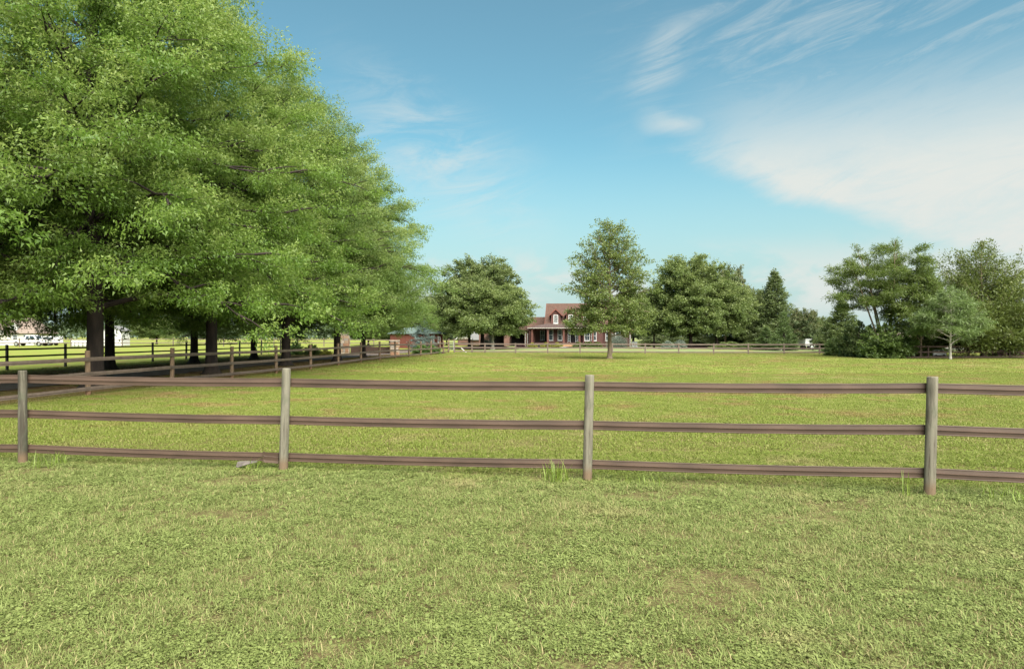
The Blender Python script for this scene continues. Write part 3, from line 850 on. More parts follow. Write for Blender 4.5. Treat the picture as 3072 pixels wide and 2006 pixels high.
plant('spruce_tree', spr, (m_bark, m_spruce), fx(1268, 74), 74, 1.2, 'pale blue spruce in front of the red barn')
plant('crape_myrtle', mapB, (m_bark2, m_russet), fx(2412, 84), 84, .8, 'russet tipped shrubby tree right of the tall conifer', sc=(.40, .40, .50))
plant('crape_myrtle', mapB, (m_bark2, m_maple2), fx(2462, 92), 92, 2.8, 'low dark tree in the gap right of the tall conifer', sc=(.36, .36, .42))

# feathery trees at the right
mim = gen_tree(21, 9.5, 4.6, lambda f: float(np.interp(f, [0, .3, .7, 1], [2.3, 2.6, 2.5, 1.9])), 84, 15, 32, .30, .045, 14, 26, .16, .16, tmin=.52, twl=.34, spread=.15,
               leafdown=.1, flare=.4, stems=[(-.25, 0, -.34, .05, .84), (-.1, .15, -.17, .14, .96), (.05, -.1, .02, -.12, 1.0), (.2, .1, .16, .10, .98), (.3, -.1, .31, -.05, .86), (-.2, -.15, -.05, .28, .88)])
plant('mimosa_tree', mim, (m_bark2, m_mimosa), fx(2658, 55.5), 55.5, .0, 'feathery flat-topped tree with several bare slanting stems against the sky')
mim2 = gen_tree(22, 5.6, 2.0, lambda f: float(np.interp(f, [0, .3, .7, 1], [2.4, 2.6, 1.9, .5])), 40, 14, 30, .30, .05, 12, 24, .22, .10, tmin=.4, twl=.34, spread=.15, leafdown=.15, flare=.4)
plant('mimosa_tree', mim2, (m_bark3, m_mimosa2), fx(2851, 50.5), 50.5, .6, 'small pale feathery tree with a light grey trunk', sc=(.92, .92, .95))
plant('mimosa_tree', mim2, (m_bark2, m_mimosa), fx(2762, 54.2), 54.2, 3.6, 'feathery young tree between the flat-topped tree and the pale one', sc=(1.0, 1.0, 1.28))
wil = gen_tree(23, 9.0, 1.1, lambda f: float(np.interp(f, [0, .25, .6, .85, 1], [3.0, 4.2, 3.7, 2.4, .9])), 130, 16, 46, .22, .060, 22, 60, .10, .16, tmin=.25, twl=.36, spread=.24, leafdown=.0, updown=.5,
               flare=.4, stems=[(-.1, 0, -.12, .0, 1.0), (.15, .1, .10, .06, .94), (0, -.1, .22, -.06, .82)])
plant('willow_tree', wil, (m_bark2, m_willow), fx(2950, 54.6), 54.6, .9, 'olive green fountain-shaped tree at the right edge', sc=(1.12, 1.12, 1.03))


def shrub(name, seed, H, rm, nl, nt, nv, LL, LW, m, x, y, label, sc=(1, 1, 1), cat='shrub', group=None, e=(20, 75), meshes=None, rz=0):
    ms = meshes or gen_tree(seed, H, .05, lambda f: rm * float(np.interp(f, [0, .3, .7, 1], [.9, 1, .8, .35])), nl, nt, nv, LL, LW, e[0], e[1], .1, .05, tmin=.25, twl=.35, spread=.6 * LL, flare=.2)
    plant(name, ms, (m_bark2, m), x, y, rz, label, cat, group, sc, ('stem', 'foliage'))
    return ms


vin = shrub('vine_thicket', 30, 2.7, 2.0, 46, 12, 42, .17, .12, m_vine, fx(2655, 54), 54, 'dense dark leafy thicket round the foot of the flat-topped feathery tree')
shrub('vine_thicket', 0, 0, 0, 0, 0, 0, 0, 0, m_maple2, fx(2576, 57.5), 57.5, 'dark leafy thicket left of the feathery tree', (.85, .85, 1.1), meshes=vin, rz=2)
shrub('vine_thicket', 0, 0, 0, 0, 0, 0, 0, 0, m_willow, fx(2770, 55.6), 55.6, 'loose olive thicket right of the feathery tree', (.6, .6, .95), meshes=vin, rz=4)
small = shrub('young_shrub', 31, 1.7, .75, 26, 9, 30, .13, .07, m_mimosa2, fx(2498, 62), 62, 'small pale green shrub against the back fence', rz=1)
box = shrub('round_shrub', 32, 1.0, .62, 34, 9, 60, .075, .045, m_box, fx(1265, 63.6), 63.6, 'left half of a pair of rounded green shrubs by the paddock corner', (1.15, 1.15, .88))
shrub('round_shrub', 0, 0, 0, 0, 0, 0, 0, 0, m_box, fx(1296, 64.2), 64.2, 'right half of a pair of rounded green shrubs by the paddock corner', (1.05, 1.05, .86), meshes=box, rz=1)
shrub('round_shrub', 0, 0, 0, 0, 0, 0, 0, 0, m_box, fx(888, 58), 58, 'bright round shrub seen right of the dark straight oak trunk', (.95, .95, 1.12), meshes=box, rz=2)
shrub('round_shrub', 0, 0, 0, 0, 0, 0, 0, 0, m_vine, fx(936, 58), 58, 'dark round shrub between the straight oak trunk and the tall pillar', (.95, .95, .9), meshes=box, rz=3)
shrub('round_shrub', 0, 0, 0, 0, 0, 0, 0, 0, m_hosta, fx(975, 58.5), 58.5, 'low yellowish shrub just left of the last near oak trunk', (.8, .8, .5), meshes=box, rz=4)
for px_, lb in ((1597, 'yellow-green shrub at the left end of the porch'), (1637, 'middle one of three yellow-green shrubs before the porch'), (1672, 'yellow-green shrub just left of the porch steps')):
    shrub('hosta_shrub', 0, 0, 0, 0, 0, 0, 0, 0, m_hosta, fx(px_, 101.4), 101.4, lb, (1.1, 1.0, .72), meshes=box, rz=px_, group='yellow shrubs before the porch')
for px_, w_, lb in ((1735, 1.5, 'green shrub right of the porch steps'), (1765, 1.4, 'green shrub under the double window'), (1793, .9, 'small green shrub beside the lone oak trunk, before the brick wall')):
    shrub('round_shrub', 0, 0, 0, 0, 0, 0, 0, 0, m_maple, fx(px_, 101.4), 101.4, lb, (w_, 1.0, .75), meshes=box, rz=px_)
shrub('silver_shrub', 0, 0, 0, 0, 0, 0, 0, 0, m_silver, fx(2004, 88), 88, 'silvery shrub left of the trunk of the large round tree', (1.3, 1.3, 1.05), meshes=box, rz=1)
shrub('silver_shrub', 0, 0, 0, 0, 0, 0, 0, 0, m_silver, fx(2040, 88.4), 88.4, 'silvery shrub touching the trunk of the large round tree', (1.2, 1.2, 1.15), meshes=box, rz=2)
for px_, lb in ((1985, 'tall dark hedge behind the silvery shrubs'), (2105, 'tall dark hedge far behind the trunks of the large round trees'), (2215, 'tall dark hedge left of the pointed conifer, behind the broad tree')):
    shrub('tall_hedge', 0, 0, 0, 0, 0, 0, 0, 0, m_maple2, fx(px_, 106), 106, lb, (4.6, 1.4, 2.3), meshes=box, rz=0)
shrub('low_hedge', 0, 0, 0, 0, 0, 0, 0, 0, m_arbor, fx(2092, 95), 95, 'pale hedge seen between the two trunks of the large round trees', (1.9, 1.0, .9), meshes=box, rz=0)
shrub('low_hedge', 0, 0, 0, 0, 0, 0, 0, 0, m_maple, fx(2190, 87), 87, 'dark green hedge along the back fence under the broad tree', (3.3, 1.2, .95), meshes=box, rz=0)
shrub('low_hedge', 0, 0, 0, 0, 0, 0, 0, 0, m_vine, fx(2262, 86), 86, 'dark hedge along the back fence left of the cone trees', (2.8, 1.2, .9), meshes=box, rz=0)
for px_, lb in ((2990, 'purple round bush at the right edge beyond the dark fence'), (3046, 'purple round bush touching the right edge of the picture')):
    shrub('purple_bush', 0, 0, 0, 0, 0, 0, 0, 0, m_purple, fx(px_, 58), 58, lb, (.85, .85, .62), meshes=box, rz=px_)
shrub('garden_shrub', 0, 0, 0, 0, 0, 0, 0, 0, m_arbor, fx(3040, 62), 62, 'bright green shrub at the right edge behind the purple bushes', (1.6, 1.2, 1.7), meshes=box, rz=3)
shrub('garden_shrub', 0, 0, 0, 0, 0, 0, 0, 0, m_arbor, fx(2800, 63), 63, 'bright green shrub behind the white cart', (1.5, 1.2, 1.5), meshes=box, rz=5)
shrub('russet_shrub', 0, 0, 0, 0, 0, 0, 0, 0, m_purple, fx(1562, 100), 100, 'low russet shrub left of the porch', (1.3, 1.0, .62), meshes=box, rz=5)
pamp = shrub('ornamental_grass', 33, 1.9, .7, 30, 8, 26, .34, .02, m_silver, fx(1462, 99), 99, 'tan ornamental grass clump beneath the tallest round tree', e=(55, 85))
shrub('ornamental_grass', 0, 0, 0, 0, 0, 0, 0, 0, m_silver, fx(1838, 100.8), 100.8, 'pale ornamental grass before the right end of the brick house', meshes=pamp, rz=2)
shrub('ornamental_grass', 0, 0, 0, 0, 0, 0, 0, 0, m_silver, fx(1862, 100.6), 100.6, 'pale ornamental grass nearest the white downspout', meshes=pamp, rz=3)

# middle distance trees behind barn and far house, each a tree of its own
for i, (px_, y, sx_, sz_, lb) in enumerate((
        (1232, 118, .8, .62, 'tree behind the barn roof at its left'), (1300, 122, .62, .72, 'tree rising behind the barn at its right end'),
        (1340, 126, .7, .62, 'tree filling the gap between barn and tallest round tree'), (1170, 125, .9, .55, 'tree far behind the plank gate'),
        (1105, 130, .9, .55, 'tree behind the taller gate pillar'), (620, 140, .9, .62, 'pale tree across the bright field behind the near trunks'),
        (470, 135, .85, .6, 'pale green tree across the bright field left of the near trunks'), (60, 150, 1.0, .70, 'tree behind the white house at the left edge'),
        (1375, 135, .6, .5, 'distant tree seen under the tallest round tree'), (2900, 90, .8, .5, 'tree behind the tan building at the right'),
        (3060, 95, .9, .62, 'tree behind the tan building at the right edge'), (1900, 120, .9, .7, 'tree behind the right end of the brick house'))):
    plant('garden_tree', (mapB, mapC)[i % 2], (m_bark, (m_maple, m_maple2, m_far)[i % 3]), fx(px_, y), y, i * 1.7, lb, group='distant single trees', sc=(sx_, sx_, sz_))

# far woods: one mass of clumps on the skyline
rs = np.random.RandomState(77); NW = 60000
wx = rs.uniform(-620, 620, NW); wy = 330 + 90 * rs.rand(NW) + .12 * np.abs(wx)
top_ = 7.5 + 3 * np.sin(wx * .021) + 2 * np.sin(wx * .057 + 1) + 1.6 * np.sin(wx * .19 + 2) + 1.2 * np.sin(wx * .47)
wz = top_ * np.sqrt(rs.rand(NW))
c_ = np.stack([wx, wy, wz], 1); d1 = rs.randn(NW, 3); d1 /= np.linalg.norm(d1, axis=1, keepdims=True); d2 = np.cross(d1, rs.randn(NW, 3)); d2 /= np.linalg.norm(d2, axis=1, keepdims=True)
s_ = rs.uniform(.5, 1.3, NW)[:, None]
wv = np.stack([c_ - d1 * s_, c_ + d2 * s_ * .7, c_ + d1 * s_, c_ - d2 * s_ * .7], 1)
woods = link('far_woods', np_mesh('far_woods', wv.reshape(-1, 3), np.arange(NW * 4).reshape(-1, 4), False, {'var': rs.rand(NW), 'tip': rs.rand(NW) * .6}), m_far)
tag(woods, 'low line of distant woods along the skyline', 'woods', kind='stuff')

# ------------------------------------------------------------------ brick house
def window(parent, x, y, z0, w, h, cols=2, rows=3, sash=True, mframe=None, face=-1, name='window', axis='x', dark=None):
    """white framed window: frame, sill, pane and bars, standing proud of the wall (front towards -y)"""
    mframe = mframe or m_white
    fr = MB(); t_ = .09
    fr.box(x - w / 2, x - w / 2 + t_, y - .07, y + .02, z0, z0 + h); fr.box(x + w / 2 - t_, x + w / 2, y - .07, y + .02, z0, z0 + h)
    fr.box(x - w / 2 + t_, x + w / 2 - t_, y - .07, y + .02, z0 + h - t_, z0 + h); fr.box(x - w / 2 + t_, x + w / 2 - t_, y - .07, y + .02, z0, z0 + t_)
    if sash: fr.box(x - w / 2 + t_, x + w / 2 - t_, y - .055, y + .02, z0 + h / 2 - .03, z0 + h / 2 + .03)
    f = fr.build(name, mframe, parent)
    MB().box(x - w / 2 + .03, x + w / 2 - .03, y - .02, y + .004, z0 + .03, z0 + h - .03).build('pane', dark or m_glass, f)
    MB().box(x - w / 2 - .05, x + w / 2 + .05, y - .11, y - .071, z0 - .05, z0 + .02).build('sill', mframe, f)
    if cols > 1 or rows > 1:
        bars = MB()
        for i in range(1, cols): q = x - w / 2 + t_ + (w - 2 * t_) * i / cols; bars.box(q - .013, q + .013, y - .04, y - .021, z0 + t_, z0 + h - t_)
        for i in range(1, rows):
            q = z0 + t_ + (h - 2 * t_) * i / rows
            if not (sash and abs(q - z0 - h / 2) < .06): bars.box(x - w / 2 + t_, x + w / 2 - t_, y - .038, y - .021, q - .013, q + .013)
        bars.build('glazing_bar', mframe, f)
    return f


HX, HY_ = fx(1592, 104), 104.0
house = empty('brick_house', (HX, HY_, gzf(HX, HY_) - .02), R(-7), 'red brick house with two visible dormers, brown roof and columned porch', 'house')
MB().box(2.3, 15.2, 2.2, 10.2, -.3, 3.35).build('wall', m_brick, house)
MB().box(-.9, 2.29, 6.0, 10.0, -.3, 2.9).build('wing_wall', m_brick, house)
# main roof: two thick slopes and gable ends
ez, rz_, ey, ry, by = 3.32, 6.85, 1.85, 6.2, 10.55
MB().poly([(2.0, ey, ez), (15.5, ey, ez), (15.5, ry, rz_), (2.0, ry, rz_)], (0, -.63, .78), .14).build('roof_slope', m_shingle, house)
MB().poly([(15.5, by, ez), (2.0, by, ez), (2.0, ry, rz_), (15.5, ry, rz_)], (0, .63, .78), .14).build('roof_slope', m_shingle, house)
for x in (2.3, 15.2): MB().poly([(x, 2.2, 3.345), (x, 10.2, 3.345), (x, ry, 6.75)], (1 if x < 5 else -1, 0, 0), .12).build('gable', m_brick, house)
for x in (1.94, 15.52):
    MB().poly([(x, ey - .05, ez - .12), (x, ry, rz_ - .05), (x, ry, rz_ + .17), (x, ey - .05, ez + .10)], (1, 0, 0), .05).build('rake_board', m_redtrim, house)
# left wing roof
MB().poly([(-1.1, 5.6, 2.85), (2.25, 5.6, 2.85), (2.25, 8.0, 4.75), (-1.1, 8.0, 4.75)], (0, -.62, .78), .12).build('wing_roof', m_shingle, house)
MB().poly([(2.25, 10.4, 2.85), (-1.1, 10.4, 2.85), (-1.1, 8.0, 4.75), (2.25, 8.0, 4.75)], (0, .62, .78), .12).build('wing_roof', m_shingle, house)
MB().poly([(-.9, 6.0, 2.895), (-.9, 10.0, 2.895), (-.9, 8.0, 4.6)], (1, 0, 0), .12).build('gable', m_brick, house)
# dormers
for dxx in (3.72, 6.02, 8.32):
    d = empty('dormer', (dxx, 1.98, 0)); d.parent = house
    MB().box(-.72, .72, 0, 3.2, 3.40, 5.05).build('dormer_wall', m_brick, d)
    MB().poly([(-.72, .0, 5.052), (.72, .0, 5.052), (0, .0, 5.78)], (0, 1, 0), .12).build('dormer_gable', m_brick, d)
    for s_ in (-1, 1):
        MB().poly([(s_ * 1.02, -.28, 4.83), (0, -.28, 5.86), (0, 3.5, 5.86), (s_ * 1.02, 2.2, 4.83)][::s_], (s_ * .7, 0, .7), .09).build('dormer_roof', m_shingle, d)
        MB().poly([(s_ * 1.06, -.31, 4.74), (s_ * 1.06, -.31, 4.93), (0, -.31, 5.99), (0, -.31, 5.76)], (0, -1, 0), .04).build('dormer_bargeboard', m_redtrim, d)
    window(d, 0, -.002, 3.66, .70, 1.34, 3, 4, False)
# porch: deck, columns, beam, hipped seamed roof wrapping the left side
MB().box(0, 9.6, 0, 2.18, .52, .72).build('porch_deck', m_deck, house)
MB().box(0, 2.28, 2.19, 6.0, .52, .72).build('porch_deck', m_deck, house)
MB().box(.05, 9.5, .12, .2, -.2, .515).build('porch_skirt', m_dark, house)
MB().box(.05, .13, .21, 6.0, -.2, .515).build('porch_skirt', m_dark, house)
for cx in (.2, 2.62, 5.02, 7.4, 9.4): MB().box(cx - .13, cx + .13, .1, .36, .722, 2.72).box(cx - .17, cx + .17, .06, .40, .722, .86).box(cx - .17, cx + .17, .06, .40, 2.60, 2.72).build('column', m_column, house)
for cy in (2.4, 4.6): MB().box(.07, .33, cy - .13, cy + .13, .722, 2.72).build('column', m_column, house)
MB().box(.02, 9.6, .08, .34, 2.722, 2.93).build('porch_beam', m_redtrim, house)
MB().box(.06, .30, .35, 6.0, 2.722, 2.93).build('porch_beam', m_redtrim, house)
MB().poly([(-.35, -.35, 2.95), (9.75, -.35, 2.95), (9.75, 2.19, 3.62), (2.25, 2.19, 3.62)], (0, -.25, .97), .05).build('porch_roof', m_porchmetal, house)
MB().poly([(-.35, 6.0, 2.95), (-.35, -.35, 2.95), (2.25, 2.19, 3.62), (2.25, 6.0, 3.62)], (-.25, 0, .97), .05).build('porch_roof', m_porchmetal, house)
seam = MB()
k = .15
while k < 9.7:
    y1 = min(2.19, max(-.35 + (k + .35) * .97, -.35)); z1 = 2.95 + .67 * (y1 + .35) / 2.54
    seam.poly([(k, -.36, 3.0), (k + .03, -.36, 3.0), (k + .03, y1, z1 + .05), (k, y1, z1 + .05)], (0, -.25, .97), .04); k += .42
seam.build('roof_seam', m_porchmetal, house)
MB().box(-.42, 9.8, -.42, -.352, 2.90, 2.96).build('gutter', m_cream, house)
MB().box(-.45, -.353, -.34, 6.0, 2.86, 2.97).build('gutter', m_white, house)
for wx_ in (2.95, 4.35): window(house, wx_, 2.195, 1.02, .72, 1.74, 1, 1)
window(house, 1.35, 5.995, 1.05, .78, 1.6, 2, 2)
dr = MB().box(5.55, 5.63, 2.10, 2.19, .73, 2.95).box(7.05, 7.13, 2.10, 2.19, .73, 2.95).box(5.63, 7.05, 2.10, 2.19, 2.85, 2.95).box(5.88, 5.97, 2.10, 2.19, .73, 2.85).box(6.72, 6.80, 2.10, 2.19, .73, 2.85).build('front_door', m_white, house)
MB().box(5.975, 6.715, 2.13, 2.185, .74, 2.84).build('door_leaf', m_dark, dr)
for a, c in ((5.635, 5.875), (6.805, 7.045)):
    MB().box(a, c, 2.14, 2.186, .95, 2.84).build('sidelight', m_glass, dr)
    bb = MB()
    for q in range(5): bb.box(a, c, 2.125, 2.139, .93 + q * .38, .97 + q * .38)
    bb.build('glazing_bar', m_white, dr)
st = empty('porch_steps', (0, 0, 0)); st.parent = house
for q in range(4):
    MB().box(4.95, 6.75, -.32 * (q + 1), -.32 * q - .004, -.05, .60 - .16 * q).build('tread', m_step, st)
# gabled bay at the right and the plain right end with two windows
MB().box(7.9, 10.9, .9, 2.195, -.3, 3.0).build('bay_wall', m_brick, house)
MB().poly([(7.9, .9, 3.002), (10.9, .9, 3.002), (9.4, .9, 4.95)], (0, 1, 0), .14).build('gable', m_brick, house)
for s_ in (-1, 1):
    MB().poly([(9.4 + s_ * 1.85, .55, 2.72), (9.4, .55, 5.08), (9.4, 5.0, 5.08), (9.4 + s_ * 1.85, 2.6, 2.72)][::s_], (s_ * .78, 0, .62), .1).build('bay_roof', m_shingle, house)
for wx_ in (8.55, 9.55): window(house, wx_, .895, 1.0, .82, 1.55, 2, 2)
for wx_ in (11.75, 13.25): window(house, wx_, 2.195, 1.0, .85, 1.5, 2, 2)
MB().box(2.31, 15.25, 2.05, 2.194, 3.06, 3.30).build('fascia', m_redtrim, house)
MB().box(15.0, 15.1, 2.08, 2.19, .0, 3.05).build('downspout', m_white, house)

# air conditioner beside the house
ac = empty('air_conditioner', (fx(1903, 102), 102, gzf(fx(1903, 102), 102)), R(-7), 'grey louvred air conditioning unit at the right end of the brick house', 'air conditioner')
MB().box(-.42, .42, -.42, .42, .08, .78).build('cabinet', m_metal, ac)
for k in range(7):
    z = .14 + k * .09
    MB().box(-.38, .38, -.445, -.425, z, z + .04).build('louvre', m_white, ac)
MB().box(-.45, .45, -.45, .45, .79, .85).build('lid', m_metal, ac)
MB().box(-.5, .5, -.5, .5, -.02, .07).build('pad', m_concrete, ac)

# brick garage left of the porch
gr = empty('garage', (fx(1494, 113), 113, gzf(1, 113)), R(-7), 'brick garage with a dark open bay behind the pale grey-trunked tree', 'garage')
gw = MB(); gw.box(-3.2, -1.6, 0, 6, -.1, 2.5); gw.box(1.0, 1.9, 0, 6, -.1, 2.5); gw.box(4.4, 5.0, 0, 6, -.1, 2.5); gw.box(-1.6, 1.0, .0, .25, 2.1, 2.5); gw.box(1.9, 4.4, 0, .25, 2.1, 2.5); gw.box(-1.6, 4.4, 5.75, 6, -.1, 2.5)
gw.build('wall', m_brickt, gr)
MB().box(-1.6, 1.0, 3.0, 3.1, 0, 2.1).build('bay_shade_panel', m_dark, gr); MB().box(1.9, 4.4, 3.0, 3.1, 0, 2.1).build('bay_shade_panel', m_dark, gr)  # near-black panels stand in for the shade inside the open bays
MB().poly([(-3.5, -.4, 2.48), (5.3, -.4, 2.48), (5.3, 3.0, 4.3), (-3.5, 3.0, 4.3)], (0, -.47, .88), .12).build('roof_slope', m_shingle, gr)
MB().poly([(5.3, 6.4, 2.48), (-3.5, 6.4, 2.48), (-3.5, 3.0, 4.3), (5.3, 3.0, 4.3)], (0, .47, .88), .12).build('roof_slope', m_shingle, gr)
for x in (-3.2, 5.0): MB().poly([(x, 0, 2.502), (x, 6, 2.502), (x, 3, 4.2)], (1 if x < 0 else -1, 0, 0), .1).build('gable', m_brickt, gr)
MB().box(4.5, 4.62, -.06, -.004, 0, 2.1).box(4.85, 4.97, -.06, -.004, 0, 2.1).build('door_trim', m_white, gr)

# red barn with green roof
bn = empty('red_barn', (fx(1286, 92), 92, gzf(-11, 92)), R(62), 'red barn with a green hipped roof and two white windows beyond the drive', 'barn')
MB().box(0, 3.4, 0, 6.5, -.1, 2.05).build('wall', m_barnred, bn)
for q in ([(-.35, -.35, 2.0), (3.75, -.35, 2.0), (1.7, 1.5, 2.85)], [(3.75, -.35, 2.0), (3.75, 6.85, 2.0), (1.7, 5.0, 2.85), (1.7, 1.5, 2.85)],
          [(3.75, 6.85, 2.0), (-.35, 6.85, 2.0), (1.7, 5.0, 2.85)], [(-.35, 6.85, 2.0), (-.35, -.35, 2.0), (1.7, 1.5, 2.85), (1.7, 5.0, 2.85)]):
    MB().poly(q, (0, 0, 1), .07).build('roof_slope', m_greenroof, bn)
for wx_ in (.95, 2.45): window(bn, wx_, -.005, .80, .55, .85, 1, 2)
MB().box(-.02, 3.42, -.03, -.004, 1.75, 1.83).build('trim_band', m_redtrim, bn)
MB().box(-.04, -.004, 1.2, 2.2, -.05, 1.7).build('side_door', m_deck, bn)

# small gabled house seen under the tallest round tree
sh = empty('gabled_shed', (fx(1394, 122), 122, gzf(-8, 122)), R(-20), 'small pale gabled shed with a grey roof seen under the tallest round tree', 'shed'); sh.scale = (1.1, 1.1, 1.1)
MB().box(-1.2, 1.2, 0, 4, -.1, 1.1).build('wall', m_brickt, sh)
MB().poly([(-1.2, 0, 1.102), (1.2, 0, 1.102), (0, 0, 2.2)], (0, 1, 0), .1).build('gable', m_cream, sh)
for s_ in (-1, 1):
    MB().poly([(s_ * 1.5, -.3, .85), (0, -.3, 2.25), (0, 4.3, 2.25), (s_ * 1.5, 4.3, .85)][::s_], (s_ * .68, 0, .73), .08).build('roof_slope', m_greyroof, sh)
    MB().poly([(s_ * 1.55, -.34, .78), (s_ * 1.55, -.34, .98), (0, -.34, 2.42), (0, -.34, 2.2)], (0, -1, 0), .04).build('bargeboard', m_white, sh)

# lattice mast with aerial
ms = empty('antenna_mast', (fx(1304, 112), 112, gzf(-12, 112)), 0, 'thin dark lattice mast with a long horizontal aerial above the barn trees', 'antenna mast')
lt = MB(); HM = 10.2; xs_ = lambda z: -.012 * z * 12 / HM * 7.3 * .9
for a in range(3):
    an = a * 2.094
    lt.tube([(.20 * math.cos(an), .20 * math.sin(an), 0), (.11 * math.cos(an) - .75, .11 * math.sin(an), HM)], .022, 4)
for k in range(22):
    z0, z1 = HM * k / 22, HM * (k + 1) / 22
    for a in range(3):
        a0, a1 = a * 2.094, (a + 1) * 2.094; r0 = .2 - .09 * z0 / HM; r1 = .2 - .09 * z1 / HM
        lt.tube([(r0 * math.cos(a0) - .75 * z0 / HM, r0 * math.sin(a0), z0), (r1 * math.cos(a1) - .75 * z1 / HM, r1 * math.sin(a1), z1)], .012, 3)
lt.build('lattice', m_railb, ms)
MB().tube([(-2.9, 0, 8.15), (1.2, 0, 8.15)], .035, 5).build('boom', m_railb, ms)
MB().tube([(-2.7, .1, 8.2), (-1.6, 0, 8.6), (-.75, 0, 8.75)], .015, 4).build('brace', m_railb, ms)
for x in (-2.7, -1.7, -.9, .4, 1.0): MB().tube([(x, -1.4, 8.15), (x, 1.4, 8.15)], .016, 4).build('element', m_railb, ms)
MB().tube([(-1.3, 0, 9.3), (.0, 0, 9.35)], .025, 4).build('upper_boom', m_railb, ms)
MB().tube([(-.75, 0, 10.2), (-.95, 0, 11.6)], .02, 4).build('whip', m_railb, ms)

# ------------------------------------------------------------------ far left: white house, truck, shed, trailer, barrels
wh = empty('white_house', (fx(42, 124), 124, gzf(-90, 124)), R(10), 'white gabled house with a tan roof and a dormer at the left edge', 'house')
MB().box(-9, 3.2, 0, 8, -.1, 2.1).build('wall', m_cream, wh)
MB().poly([(-9.3, -.5, 2.05), (3.7, -.5, 2.05), (1.2, 4, 4.9), (-9.3, 4, 4.9)], (0, -.55, .83), .12).build('roof_slope', m_tanroof, wh)
MB().poly([(3.7, -.5, 2.05), (3.7, 8.5, 2.05), (1.2, 4, 4.9)], (.7, 0, .7), .12).build('roof_slope', m_tanroof, wh)
MB().poly([(3.7, 8.5, 2.05), (-9.3, 8.5, 2.05), (-9.3, 4, 4.9), (1.2, 4, 4.9)], (0, .55, .83), .12).build('roof_slope', m_tanroof, wh)
MB().poly([(-5.0, -.6, .2), (-1.2, -.6, 2.1), (-3.6, -.6, 3.6), (-6.5, -.6, 2.1), (-6.5, -.6, .2)], (0, 1, 0), .5).build('front_gable', m_cream, wh)
MB().box(-.9, .3, .4, 2.4, 2.4, 3.7).build('dormer_wall', m_white, wh)
for s_ in (-1, 1): MB().poly([(-.3 + s_ * .9, .1, 3.55), (-.3, .1, 4.35), (-.3, 2.8, 4.35), (-.3 + s_ * .9, 2.4, 3.55)][::s_], (s_ * .66, 0, .75), .08).build('dormer_roof', m_tanroof, wh)
MB().poly([(-.9, .4, 3.702), (.3, .4, 3.702), (-.3, .4, 4.25)], (0, 1, 0), .08).build('dormer_gable', m_white, wh)
window(wh, -.3, .395, 2.65, .55, .95, 1, 2)
for wx_ in (.2, 1.9): window(wh, wx_, -.005, .9, .8, 1.0, 2, 2)


def truck(x, y, rz, label):
    r = empty('pickup_truck', (x, y, gzf(x, y)), rz, label, 'pickup truck')
    body = [(-2.7, .55), (-2.7, 1.02), (-.6, 1.05), (-.35, 1.75), (.85, 1.78), (1.45, 1.15), (2.55, 1.05), (2.72, .9), (2.72, .5)]
    mb = MB(); n = len(body)
    for s_ in (-1, 1):
        mb.v += [(px_, s_ * (.95 if z < 1.2 else .78), z) for px_, z in body]
    mb.f = [tuple(range(n)), tuple(range(2 * n - 1, n - 1, -1))] + [(i, i + n, (i + 1) % n + n, (i + 1) % n) for i in range(n)]
    mb.build('body', m_carpaint, r)
    for s_ in (-1, 1):
        MB().poly([(-.35, s_ * .945, 1.12), (.2, s_ * .945, 1.12), (.2, s_ * .80, 1.66), (-.22, s_ * .80, 1.66)], (0, s_, .2), .012).build('side_window', m_glass, r)
        MB().poly([(.28, s_ * .945, 1.12), (1.25, s_ * .945, 1.12), (.82, s_ * .80, 1.66), (.28, s_ * .80, 1.66)], (0, s_, .2), .012).build('side_window', m_glass, r)
        for wx_ in (-1.75, 1.75):
            w = MB().tube([(wx_, s_ * .72, .38), (wx_, s_ * .97, .38)], .38, 16).build('wheel', m_tyre, r)
            MB().tube([(wx_, s_ * .965, .38), (wx_, s_ * .985, .38)], .22, 12).build('rim', m_metal, w)
        MB().box(2.6, 2.73, s_ * .7 - .14, s_ * .7 + .14, .78, .95).build('headlight', m_glass, r)
        MB().box(-2.72, -2.66, s_ * .8 - .09, s_ * .8 + .09, .75, .98).build('tail_light', m_lens, r)
    MB().poly([(1.40, -.72, 1.2), (1.40, .72, 1.2), (.90, .70, 1.70), (.90, -.70, 1.70)], (.8, 0, .6), .015).build('windscreen', m_glass, r)
    return r


truck(fx(93, 112), 112, R(4), 'white pickup truck parked before the white house')
ws = empty('white_shed', (fx(336, 115), 115, gzf(-67, 115)), R(4), 'tall white shed showing between the two leftmost trunks', 'shed')
MB().box(-1.5, 1.5, 0, 3, -.1, 2.6).build('wall', m_white, ws)
for k in range(9): MB().box(-1.45 + k * .34, -1.38 + k * .34, -.03, -.003, 0, 2.55).build('batten', m_white, ws)
for s_ in (-1, 1): MB().poly([(s_ * 1.75, -.25, 2.45), (0, -.25, 3.3), (0, 3.25, 3.3), (s_ * 1.75, 3.25, 2.45)][::s_], (s_ * .45, 0, .9), .08).build('roof_slope', m_greyroof, ws)
MB().poly([(-1.5, 0, 2.602), (1.5, 0, 2.602), (0, 0, 3.2)], (0, 1, 0), .08).build('gable', m_white, ws)
MB().box(-.5, .5, -.05, -.031, 0, 2.0).build('door', m_metal, ws)


